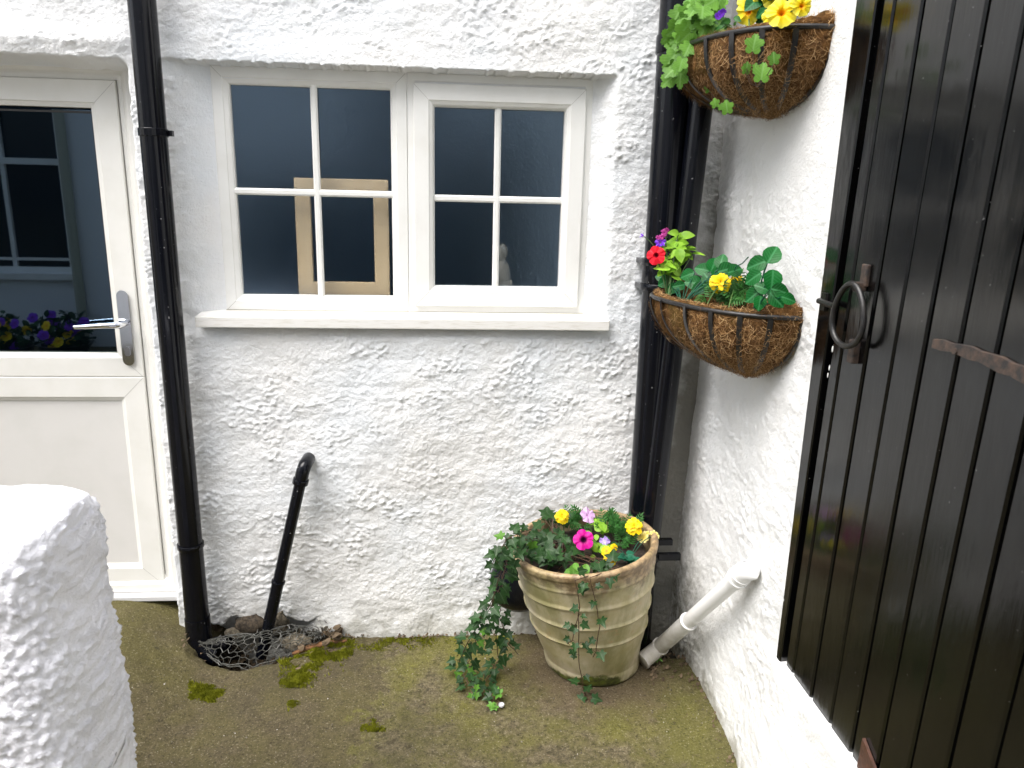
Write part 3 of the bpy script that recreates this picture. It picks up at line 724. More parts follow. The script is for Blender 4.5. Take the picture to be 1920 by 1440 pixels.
# white waste pipe
wh = empty('waste_pipe', 'white painted waste pipe sloping down the side wall to the gully', 'drainpipe', (.8, -.4, .3))
k1 = atX(1385, 1080, .825); k1 = Vector((.822, k1.y + .0, k1.z)); k3 = atZ(1238, 1212, .075); k2d = (k3 - k1).normalized()
k1 = atX(1386, 1081, .818)
el = atX(1424, 1062, .872)
a = MB(); a.tube([k1 + (k3 - k1) * .02, k3], .0235, 24); a.build('pipe', m_wpipe, wh)
u_ = (k1 - k3).normalized()
a = MB(); a.tube([k1 - u_ * .03, k1, k1 + u_ * .035, k1 + u_ * .05 + Vector((.006, -.004, -.002)), el + Vector((-.01, .004, .004)), el + Vector((.04, -.01, 0))], .0285, 24); collar(a, k1 - u_ * .012, u_, .0315, .008); collar(a, k1 + u_ * .012, u_, .0305, .006); a.build('elbow', m_wpipe, wh)
k2 = k3 + (k1 - k3) * .40
a = MB(); collar(a, k2, u_, .0295, .010); a.tube([k2, k3], .0262, 24); a.build('socket', m_wpipe, wh)
ke = atZ(1206, 1238, .045)
a = MB(); collar(a, k3, u_, .0305, .012); a.tube([k3, k3 - u_ * .02, ke + (k3 - ke) * .3, ke], .028, 24); collar(a, ke, ke - k3, .0305, .008); a.build('shoe', m_wpipe, wh)

# =================================================================== foreground garden wall
gw = MB()
nx, nt_ = 260, 220
# loft: cross-section outline in (y,z), swept along x, with a rounded end
GW_L, GW_R = -1.38, -.684
yf, yb, zt = -1.30, -1.02, 1.012
def gw_section(t):
    """t 0..1 round the outline from the front foot over the top to the back foot"""
    L = [(yf - .03, -.1), (yf - .012, .55), (yf, zt - .05), (yf + .012, zt - .016), (yf + .05, zt + .002), ((yf + yb) / 2, zt + .012), (yb - .05, zt + .004), (yb - .012, zt - .014), (yb, zt - .05), (yb + .01, .55), (yb + .03, -.1)]
    return L
sec = gw_section(0)
cum = [0]
for i in range(1, len(sec)): cum.append(cum[-1] + math.dist(sec[i], sec[i - 1]))
tt = np.linspace(0, cum[-1], 420); sy_ = np.interp(tt, cum, [q[0] for q in sec]); sz_ = np.interp(tt, cum, [q[1] for q in sec])
ker = np.ones(9) / 9; 
def smooth1(a): return np.concatenate([a[:4], np.convolve(a, ker, 'valid'), a[-4:]])
sy_, sz_ = smooth1(sy_), smooth1(sz_)
xs_ = np.arange(GW_L + .05, GW_R - .05, .006); nend = 30
rows = []; nrm = []
yc_ = (yf + yb) / 2
for x in xs_:
    rows.append(np.stack([np.full_like(sy_, x), sy_, sz_], -1))
def end_rows(x0, sg):
    out = []
    for k in range(nend + 1):     # closing end: shrink the section to its middle line, rounding corners
        a_ = (PI / 2) * k / nend
        sh = math.cos(a_)**.42 if k < nend else 0.0; ex = .075 * math.sin(a_)
        batter = .035 * np.clip((zt - sz_) / 1.1, 0, 1)
        out.append(np.stack([x0 + sg * (ex + batter * (k / nend)), yc_ + (sy_ - yc_) * sh, sz_ - .03 * (1 - sh) * (sz_ > .5)], -1))
    return out
rows = end_rows(xs_[0], -1)[::-1] + rows + end_rows(xs_[-1], 1)
GP = np.array(rows)
d_u = np.gradient(GP, axis=0); d_v = np.gradient(GP, axis=1); nr = np.cross(d_v, d_u); nr /= (np.linalg.norm(nr, axis=-1, keepdims=True) + 1e-9)
cc = np.array([0, yc_, .5]); sgn = np.sign(((GP - cc) * nr * np.array([0, 1, 1])).sum(-1, keepdims=True) + 1e-6)
if np.median(sgn) < 0: nr = -nr
tgt = np.where((GP[-1, :, 2] > zt - .06)[:, None], np.array([[.3, 0, .95]]), np.array([[1., 0, 0]]))
for q_, w_ in ((-1, 1.0), (-2, .8), (-3, .5), (-4, .25)):
    nr[q_] = nr[q_] * (1 - w_) + tgt * w_; nr[-1 - q_] = nr[-1 - q_] * (1 - w_) + tgt * np.array([[-1, 1, 1]]) * w_; nr[-1 - q_] /= np.linalg.norm(nr[-1 - q_], axis=-1, keepdims=True); nr[q_] /= np.linalg.norm(nr[q_], axis=-1, keepdims=True)
arc_u = np.cumsum(np.linalg.norm(d_u, axis=-1), axis=0); arc_v = np.cumsum(np.linalg.norm(d_v, axis=-1), axis=1)
UU = GP[..., 0] * 1.0 + GP[..., 1] * .9; VV = GP[..., 2] + GP[..., 1] * .35
dA, vA = worley(UU / .017, VV / .014, 301); dB, vB = worley(UU / .0085, VV / .0075, 302)
topk = sm(zt - .035, zt + .0, GP[..., 2])
hh = (.0066 * np.exp(-(dA / .40)**2) * (vA > .2) * (.5 + vA) + .0034 * np.exp(-(dB / .38)**2)) * (1 - .85 * topk) + .008 * fbm(UU * 6, VV * 6, 303, 3)
GP = GP + nr * hh[..., None]
gwo = grid_mesh('garden_wall', np.arange(GP.shape[0]), np.arange(GP.shape[1]), GP, np.ones((GP.shape[0] - 1, GP.shape[1] - 1), bool), m_gwall)
tag(gwo, 'low white roughcast garden wall with smooth rounded top in the left foreground', 'wall')

# =================================================================== things opposite the cottage (seen in the glass and in the gloss paint)
op = empty('neighbouring_house', 'white rendered house across the yard, mirrored in the door glass', 'building', (-2, -5.3, 0))
YO = -5.2
def refl(px, py, Yo=YO):
    p = atY(px, py, .112); d = ray(px, py); d.y = -d.y; return p + d * ((Yo - p.y) / d.y)
wb = refl(104, 240); wc = refl(104, 600); WXr = wb.x
mbw = MB(); zs0, zs1 = .75, 2.45
wL = WXr - .95      # window from wL to WXr (seen mirrored, its right jamb at WXr)
for (x0, x1, z0, z1) in ((-9, wL, -.1, 5.4), (WXr, 4.5, -.1, 5.4), (wL, WXr, -.1, zs0), (wL, WXr, zs1, 5.4)):
    mbw.box(x0, x1, YO - .3, YO, z0, z1)
mbw.build('wall', M('white house render', (.82, .83, .84), .7), op, False)  # plain white render in one even colour
w2 = MB(); mitred_frame(w2, wL, WXr, zs0, zs1, [(0, YO - .14), (0, YO - .07), (.055, YO - .07), (.055, YO - .14)])
wo_ = w2.build('window', m_upvc, op, False)
mr = refl(60, 302).z; mr2 = refl(60, 487).z; vb = refl(6, 400).x
w3 = MB(); w3.box(wL + .05, WXr - .05, YO - .12, YO - .06, mr - .03, mr + .03); w3.build('meeting_rail', m_upvc, wo_, False)
w3 = MB(); w3.box(wL + .05, WXr - .05, YO - .115, YO - .08, mr2 - .014, mr2 + .014); w3.box(vb - .02, vb + .02, YO - .117, YO - .079, zs0 + .05, zs1 - .05); w3.build('glazing_bars', m_upvc, wo_, False)
w3 = MB(); w3.box(wL + .04, WXr - .04, YO - .13, YO - .125, zs0 + .04, zs1 - .04); w3.build('pane', M('dark window glass', (.012, .016, .02), .08), wo_, False)
w3 = MB(); w3.box(wL - .08, WXr + .08, YO - .08, YO + .08, zs0 - .06, zs0 - .002); w3.build('sill', m_sill, wo_, False)
zp = refl(600, 325).z
w3 = MB(); xa, xb = refl(400, 300).x, refl(1120, 300).x; w3.box(xa, xb, YO, YO + .03, -.05, zp); w3.build('added_dark_plinth', M('dark reflection blue', (.05, .075, .10), .6), op, False)  # unseen, added so the lower window panes reflect something darker
w3 = MB(); xc_, xd_ = refl(690, 300).x, refl(790, 300).x; w3.box(xc_, xd_, YO, YO + .025, zp + .04, 3.2); w3.build('added_dark_window', M('dark reflection slate', (.03, .045, .055), .5), op, False)  # unseen dark shape, added to vary the reflection in the window panes
w3 = MB(); xc_, xd_ = refl(860, 300).x, refl(990, 300).x; w3.box(xc_, xd_, YO, YO + .06, .0, 2.3); w3.build('added_dark_door', M('dark reflection green', (.02, .03, .03), .4), op, False)  # dark doorway shape out of view, added for the pane reflections
w3 = MB(); w3.box(xa, xb, YO, YO + .08, zp + .003, zp + .05); w3.build('added_pale_band', M('pale reflection white', (.7, .7, .72), .6), op, False)  # unseen pale strip, added as a light line in the pane reflections
dpx = refl(140, 430).x
dp = MB(); dp.tube([(dpx, YO + .06, 3.6), (dpx, YO + .06, .0)], .045, 14)
tag(dp.build('drainpipe', M('weathered cream pipe', (.42, .42, .33), .5)), 'cream drainpipe on the house across the yard, seen in the door glass', 'drainpipe')

# =================================================================== leaf outlines and plant builders
def sym(h): return h + [(-x, y) for (x, y) in reversed(h) if abs(x) > 1e-6]
IVY = sym([(0, .02), (.18, -.13), (.42, -.06), (.33, .16), (.60, .40), (.24, .50), (.12, .78), (0, 1.0)])
OVAL = sym([(0, 0), (.14, .08), (.26, .25), (.30, .45), (.24, .68), (.11, .88), (0, 1.0)])
ROUNDL = sym([(0, 0), (.20, .06), (.38, .24), (.43, .45), (.35, .70), (.17, .90), (0, 1.0)])
LANCE = sym([(0, 0), (.10, .2), (.14, .45), (.09, .75), (0, 1.0)])
def gerp():
    pts = []
    for k in range(41):
        a = -PI / 2 + .22 + (2 * PI - .44) * k / 40
        lob = abs(math.cos(2.5 * (a - PI / 2))) ** .7
        r = .5 * (.58 + .42 * lob) * (1 + .07 * math.cos(22 * a))
        pts.append((r * math.cos(a), .42 + r * math.sin(a)))
    return [(0, .12)] + pts
GER = gerp()
TOCAM = lambda p: (CAM - Vector(p)).normalized()
def rv(s=1): return Vector((R_.uniform(-s, s), R_.uniform(-s, s), R_.uniform(-s, s)))
def scatter_leaves(mb, outline, pts, size, up=.5, cam_=.5, jit=.5, fold=.2, droop=.3, dirf=None, var=.35, width=1.0):
    for p in pts:
        p = Vector(p); n = (Vector((0, 0, up)) + TOCAM(p) * cam_ + rv(jit)).normalized()
        d = dirf(p) if dirf else rv(1)
        d = Vector(d) + rv(.35); d = d - n * d.dot(n)
        if d.length < 1e-3: d = n.orthogonal()
        mb.leaf(outline, p, d, n, size * R_.uniform(1 - var, 1 + var * .7), fold * R_.uniform(.5, 1.4), droop * R_.uniform(.3, 1.6), width)
def cloud(c, r, n):
    out = []
    while len(out) < n:
        q = rv(1)
        if q.length < 1: out.append(Vector((c[0] + q.x * r[0], c[1] + q.y * r[1], c[2] + q.z * r[2])))
    return out
def frame_of(n, twist=0):
    n = Vector(n).normalized(); u = n.orthogonal().normalized(); v = n.cross(u)
    return u * math.cos(twist) + v * math.sin(twist), v * math.cos(twist) - u * math.sin(twist), n
def trumpet(mb, c, n, R, lobes=5, lob=.16, throat=.22, depth=.6, ruffle=.06, twist=0, wav=1.0):
    u, v, n = frame_of(n, twist); c = Vector(c); na = 60; rr = [0, .10, .2, .32, .5, .7, .86, 1.0]; vs = []; uvs = []
    for i, r in enumerate(rr):
        for k in range(na):
            a = 2 * PI * k / na
            L = 1 - lob * (1 - abs(math.cos(lobes * a / 2)) ** .55) * r
            z = -depth * max(0, throat - r) / throat * .5 + (-.10 * max(0, r - .55)) + ruffle * r * r * (math.sin(a * 7 + 1) + .6 * math.sin(a * 13)) * wav - .12 * r * (1 - abs(math.cos(lobes * a / 2)))
            vs.append(c + (u * math.cos(a) + v * math.sin(a)) * R * r * L + n * R * z); uvs.append((k / na, r))
    mb.add(vs, [(i * na + k, i * na + (k + 1) % na, (i + 1) * na + (k + 1) % na, (i + 1) * na + k) for i in range(len(rr) - 1) for k in range(na)], uvs)
PET = sym([(0, 0), (.16, .2), (.34, .55), (.38, .78), (.28, .96), (.12, 1.0), (0, .93)])
def petals(mb, c, n, R, cnt, tilt, width=1.0, off=0, droop=.25, outline=PET, inner=.05, jit=.1):
    u, v, n = frame_of(n, off); c = Vector(c)
    for k in range(cnt):
        a = 2 * PI * k / cnt + R_.uniform(-jit, jit); d = u * math.cos(a) + v * math.sin(a)
        t = tilt + R_.uniform(-jit, jit); dd_ = d * math.cos(t) + n * math.sin(t); nn = n * math.cos(t) - d * math.sin(t)
        mb.leaf(outline, c + d * R * inner, dd_, nn, R * R_.uniform(.92, 1.06), .12, droop, width)
def marigold(mb, c, n, R):
    n = (Vector(n).normalized() + rv(.12))
    n = Vector(n).normalized()
    for i, (cnt, rad, tl, h) in enumerate(((12, 1.0, -.10, 0), (12, .92, .15, .10), (11, .78, .40, .20), (9, .62, .65, .28), (7, .45, .95, .34), (5, .3, 1.2, .38))):
        petals(mb, Vector(c) + n * R * h * .5, n, R * rad, cnt, tl * .85, 1.0, i * .37, .55, inner=.1, jit=.34)
def stem(mb, pts, r=.0018, n=5): mb.tube(pts, r, n)
def curve(p0, p1, sag=0, n=7, side=Vector((0, 0, 0))):
    p0, p1 = Vector(p0), Vector(p1); return [p0.lerp(p1, k / (n - 1)) + (Vector((0, 0, -sag)) + side) * math.sin(PI * k / (n - 1)) for k in range(n)]
def pinnate(mb, p, d, n, L):
    d = Vector(d).normalized(); n = Vector(n); n = (n - d * n.dot(d)).normalized(); u = d.cross(n)
    for k in range(5):
        q = Vector(p) + d * L * (.25 + k * .17)
        for sg in (-1, 1): mb.leaf(LANCE, q, d * .55 + u * sg, n, L * .42 * (1 - k * .09), .2, .3, 1.0)
    mb.leaf(LANCE, Vector(p) + d * L * .85, d, n, L * .4)
    mb.tube([p, Vector(p) + d * L], .0008, 4)

# =================================================================== terracotta planter
BC, RC, ZR = Vector((.497, -.180, 0)), Vector((.432, -.252, 0)), .483
def potp(x, y, z):
    t = z / ZR; c = BC.lerp(RC, t)
    return Vector((c.x + x, c.y + y, z + .112 * x * t + .004))
def rad_at(z):
    t = z / ZR; return .152 + .080 * t + .010 * math.sin(PI * min(1, t)) 
prof = []
K = 110
for i in range(K + 1):
    z = ZR * i / K; r = rad_at(z)
    for (zr, amp, w) in ((.420, .0035, .004), (.352, .0058, .0062), (.272, .0058, .0062), (.192, .0058, .0062)):
        r += amp * math.exp(-((z - zr) / w)**2)
    if z < .045: r += .010 * (1 - z / .045)**.5
    if z < .006: r -= .006
    if z > .455: r += .006 * sm(.455, .468, z)
    prof.append((r, z))
rt_ = prof[-1][0]
prof += [(rt_ - .003, ZR + .005), (rt_ - .010, ZR + .008), (rt_ - .018, ZR + .006), (rt_ - .023, ZR - .002), (rt_ - .024, ZR - .03), (rt_ - .035, ZR - .09)]
n_pot = empty('plant_pot', 'large weathered terracotta pot with raised rings and mossy foot, standing in the corner', 'plant pot', tuple(BC))
pm = MB(); vs, fs, uvs = lathe_pts(prof, 120, potp)
wob = lambda p: p + Vector((nz(p.x * 9, p.z * 9, 401, 2) * .004, nz(p.y * 9, p.z * 9, 402, 2) * .004, 0))
pm.add([wob(p) for p in vs], fs, [(u, potp(0, 0, 0).z * 0 + min(1, (v.z) / ZR)) for (u, _), v in zip(uvs, vs)]); pm.build('pot_body', m_pot, n_pot)
so = MB(); K2 = 60; ZS = ZR - .048; vs = []; fs = []
rings = [0, .2, .4, .6, .8, .95, 1.0]
for i, q in enumerate(rings):
    for k in range(K2):
        a = 2 * PI * k / K2; x = .198 * q * math.cos(a); y = .198 * q * math.sin(a)
        p = potp(x, y, ZS); p.z += .014 * nz(x * 18 + 5, y * 18, 403, 4) + .012 * (1 - q); vs.append(p)
fs = [(i * K2 + k, i * K2 + (k + 1) % K2, (i + 1) * K2 + (k + 1) % K2, (i + 1) * K2 + k) for i in range(len(rings) - 1) for k in range(K2)]
so.add(vs, fs); so.build('soil', m_soil, n_pot)
# black tub half hidden behind the pot
bt = MB(); tc = atY(965, 1092, -.075)
vs, fs, uvs = lathe_pts([(0, -.105), (.05, -.10), (.085, -.075), (.105, -.035), (.108, .01), (.10, .05), (.085, .075), (.088, .085), (.080, .085), (.075, .06), (0, .05)], 36,
                        lambda x, y, z: Vector((tc.x + .020 + x, tc.y + y * .60, tc.z + z)))
bt.add(vs, fs, uvs)
tag(bt.build('plastic_tub', M('black glossy plastic tub', (.004, .005, .009), .25, spec=.35)), 'round black plastic tub half hidden behind the terracotta pot', 'tub')

# ivy ----------------------------------------------------------------
ivy = empty('ivy_plant', 'trailing ivy spilling over the left side and front of the terracotta pot', 'ivy', (.34, -.3, .45))
vines = []
def V(*pts): return [Vector(p) for p in pts]
def aY(l): return [atY(x, y, Y) for (x, y, Y) in l]
s0 = aY([(1010, 1010, -.27), (985, 1012, -.33), (962, 1030, -.36), (945, 1060, -.37), (930, 1100, -.36), (912, 1150, -.35), (893, 1200, -.34)]) + [atZ(880, 1235, .05), atZ(868, 1262, .03), atZ(878, 1285, .02), atZ(900, 1292, .02)]
s1 = aY([(1000, 990, -.2), (972, 1000, -.26), (955, 1030, -.30), (942, 1080, -.31), (938, 1130, -.31), (935, 1170, -.31), (930, 1200, -.3)]) + [atZ(935, 1235, .03), atZ(920, 1262, .02), atZ(905, 1285, .02), atZ(925, 1305, .015), atZ(938, 1316, .012)]
s2 = aY([(990, 1000, -.3), (958, 1005, -.36), (935, 1030, -.39), (922, 1065, -.39)])
s3 = aY([(945, 1070, -.32), (930, 1120, -.33), (905, 1165, -.34), (888, 1185, -.34), (872, 1215, -.33)]) + [atZ(860, 1245, .03), atZ(862, 1262, .02)]
s4 = aY([(938, 1160, -.31), (950, 1200, -.31)]) + [atZ(972, 1228, .02)]
f1 = [potp(.075, -.19, ZR - .0)] + aY([(1080, 1088, -.502), (1086, 1140, -.480), (1085, 1190, -.462), (1087, 1240, -.425), (1092, 1280, -.395), (1098, 1302, -.37)]) + [atZ(1108, 1318, .008)]
f2 = [potp(.09, -.19, ZR + .0)] + aY([(1105, 1085, -.502), (1118, 1130, -.475), (1124, 1175, -.458), (1119, 1215, -.437), (1112, 1232, -.425)])
f3 = aY([(1085, 1150, -.48), (1075, 1200, -.46), (1064, 1208, -.455)])
c0 = aY([(1030, 1040, -.33), (1000, 1010, -.26), (975, 985, -.2)])
vm = MB(); lm = MB(); ly = MB()
def pt_at(path, t):
    k = t * (len(path) - 1); i = min(int(k), len(path) - 2); return path[i].lerp(path[i + 1], k - i), (path[i + 1] - path[i]).normalized()
for (path, dens, sz) in ((s0, 44, .036), (s1, 46, .036), (s2, 12, .038), (s3, 24, .034), (s4, 8, .030), (f1, 13, .033), (f2, 8, .032), (f3, 5, .027)):
    dn_ = []
    for i in range(len(path) - 1):
        for k in range(3): dn_.append(path[i].lerp(path[i + 1], k / 3) + rv(.003))
    dn_.append(path[-1]); vm.tube(dn_, .0015, 5)
    for k in range(dens):
        t = (k + R_.random() * .8) / dens; p, d = pt_at(path, min(t, .999)); sd_ = d.cross(TOCAM(p)).normalized() * (1 if k % 2 else -1)
        off = sd_ * R_.uniform(.004, .022) + TOCAM(p) * R_.uniform(.004, .022)
        q = p + off; q.z = max(q.z, gz(q.x, q.y) + .008); vm.tube([p, p.lerp(q, .6) + Vector((0, 0, .004)), q], .0008, 4, cap=False)
        n = (TOCAM(p) * .8 + Vector((0, 0, .5)) + rv(.55)).normalized(); dl = sd_ * .6 + Vector((0, 0, -.7)) + rv(.5)
        (ly if (t > .93 and path is not f1) or R_.random() < .04 else lm).leaf(IVY, q, dl - n * dl.dot(n), n, sz * R_.uniform(.62, 1.15), .22, R_.uniform(0, .5))
pts = cloud(potp(-.11, -.04, ZR + .012), (.085, .11, .025), 46) + cloud(potp(.035, -.17, ZR + .005), (.035, .03, .02), 9) + cloud(potp(-.08, .14, ZR + .02), (.06, .04, .03), 10)
for p in pts:
    vm.tube(curve(p, potp(-.06 + R_.uniform(-.05, .05), R_.uniform(-.06, .06), ZS), -.01, 5), .0012, 4)
scatter_leaves(lm, IVY, pts, .042, .6, .6, .45, .22, .3)
lm.build('ivy_leaves', m_ivy, ivy); ly.build('young_ivy_leaves', m_ivy_y, ivy); vm.build('ivy_vines', m_bstem, ivy)

def plant(name, label, cat, base, group=None): return empty(name, label, cat, tuple(base), group)
def flower_part(root, fn, mat, name='flower'):
    m = MB(); fn(m); return m.build(name, mat, root)
# petunias in the pot
def potpt(px, py, Y): return atY(px, py, Y)
pt = plant('petunia', 'magenta petunia with dark throat in the middle of the terracotta pot', 'petunia', potp(.02, -.03, ZS), 'bedding flowers in the terracotta pot')
c = potpt(1094, 1012, -.31); flower_part(pt, lambda m: trumpet(m, c, TOCAM(c) + Vector((-.05, 0, .15)), .0335, 5, .20, .35, .9, .05, .35), p_mag)
st = MB(); st.tube(curve(potp(.03, -.02, ZS), c - TOCAM(c) * .015, -.01), .0018, 6); st.build('stem', m_stem, pt)
lf_ = MB(); scatter_leaves(lf_, ROUNDL, cloud(c + Vector((.02, .03, -.02)), (.03, .03, .025), 8), .03, .6, .5, .4); scatter_leaves(lf_, OVAL, cloud(atY(1085, 1062, -.44), (.035, .02, .012), 12), .04, .6, .5, .35, dirf=lambda p: (0, -.4, -.5)); lf_.build('foliage', m_ivy_y, pt)
pt = plant('petunia', 'pale lilac petunia at the back of the terracotta pot', 'petunia', potp(.03, .08, ZS), 'bedding flowers in the terracotta pot')
c = potpt(1103, 966, -.17); flower_part(pt, lambda m: trumpet(m, c, TOCAM(c) * .7 + Vector((.5, 0, .4)), .029, 5, .22, .25, .5, .10, .9), p_lil)
st = MB(); st.tube(curve(potp(.04, .05, ZS), c - Vector((0, 0, .008)), -.01), .0018, 6); st.build('stem', m_stem, pt)
lf_ = MB(); scatter_leaves(lf_, ROUNDL, cloud(atY(1122, 990, -.2), (.022, .03, .022), 12) + cloud(atY(1118, 1030, -.30), (.025, .02, .02), 10), .030, .6, .5, .4); lf_.build('foliage', m_lime, pt)
pt = plant('petunia', 'small violet and white flower right of the magenta petunia', 'petunia', potp(.06, -.03, ZS), 'bedding flowers in the terracotta pot')
c = potpt(1133, 1016, -.28); flower_part(pt, lambda m: trumpet(m, c, TOCAM(c) + Vector((-.3, 0, .5)), .019, 5, .3, .3, .5, .16, .2, 1.3), p_vio)
st = MB(); st.tube(curve(potp(.07, -.02, ZS), c - Vector((0, 0, .006)), -.01), .0016, 6); st.build('stem', m_stem, pt)
def mari(px, py, Y, R, label, rootp, group, nvec=(0, 0, .6), leafpts=None, nleaf=26, cnt=1, extra=()):
    g = plant('marigold', label, 'marigold', rootp, group); c = atY(px, py, Y)
    flower_part(g, lambda m: marigold(m, c, TOCAM(c) * .9 + Vector(nvec), R), p_yel)
    for (ex, ey, eY, eR) in extra:
        c2 = atY(ex, ey, eY); flower_part(g, lambda m: marigold(m, c2, TOCAM(c2) * .6 + Vector((0, 0, .8)), eR), p_yel)
    st = MB(); st.tube(curve(rootp, c - Vector(nvec) * .01 - Vector((0, 0, .004)), -.01), .002, 6); st.build('stem', m_stem, g)
    lf_ = MB()
    for p in leafpts: pinnate(lf_, p, rv(1) + Vector((0, 0, .5)), TOCAM(p) + rv(.6) + Vector((0, 0, .4)), R_.uniform(.035, .055))
    lf_.build('foliage', m_mari, g)
GP_ = 'bedding flowers in the terracotta pot'
mari(1054, 967, -.17, .0225, 'yellow marigold at the back left of the terracotta pot', potp(-.05, .09, ZS), GP_, leafpts=cloud(atY(1080, 974, -.09), (.05, .04, .018), 26))
mari(1189, 986, -.27, .0255, 'yellow marigold by the back right rim of the terracotta pot', potp(.12, .06, ZS), GP_, leafpts=cloud(atY(1160, 990, -.18), (.062, .06, .022), 56) + cloud(atY(1170, 1018, -.25), (.035, .03, .012), 10))
pt = plant('viola', 'small yellow violas low at the front right of the terracotta pot', 'viola', potp(.1, -.1, ZS), GP_)
for (x, y, Y, r) in ((1137, 1033, -.36, .015), (1146, 1050, -.40, .016), (1152, 1026, -.34, .011), (1139, 1046, -.39, .012)):
    c = atY(x, y, Y); flower_part(pt, lambda m: petals(m, c, TOCAM(c) + rv(.5), r, 5, .2, 1.35, 0, .5), p_yel)
lf_ = MB(); scatter_leaves(lf_, ROUNDL, cloud(atY(1176, 1046, -.36), (.032, .03, .008), 12), .032, .8, .4, .25); lf_.build('foliage', m_teal, pt)
st = MB()
for (x, y, Y) in ((1137, 1033, -.36), (1146, 1050, -.40), (1152, 1026, -.34), (1165, 1040, -.36)): st.tube(curve(potp(.13, -.10, ZS), atY(x, y, Y), -.012), .0013, 5)
st.build('stem', m_teal, pt)
pt = plant('daisy', 'two pale yellow daisy flowers leaning over the right rim of the terracotta pot', 'daisy', potp(.15, 0, ZS), GP_)
for (x, y, Y, r, nv) in ((1206, 1008, -.27, .019, (-.4, -.3, .5)), (1227, 1003, -.27, .017, (.4, -.2, .8)), (1213, 1000, -.25, .012, (0, 0, 1))):
    c = atY(x, y, Y); flower_part(pt, lambda m: petals(m, c, Vector(nv) + TOCAM(c) * .3, r, 8, .35, .75, 0, .3), p_cream)
st = MB(); st.tube(curve(potp(.12, -.10, ZS), atY(1206, 1010, -.27), -.02), .0013, 5); st.tube(curve(potp(.13, -.08, ZS), atY(1226, 1005, -.27), -.02), .0013, 5); st.build('stem', m_teal, pt)
# fallen bits in the soil
tw = MB()
for k in range(46):
    p = potp(R_.uniform(-.1, .08), R_.uniform(-.17, -.02), ZS + .012); tw.tube(curve(p, p + Vector((R_.uniform(-.03, .03), R_.uniform(-.02, .02), .002)), -R_.uniform(0, .01), 5), .0006, 3)
tag(tw.build('dry_twigs', m_fib), 'dry roots and straw lying on the dark compost in the terracotta pot', 'twigs', kind='stuff')

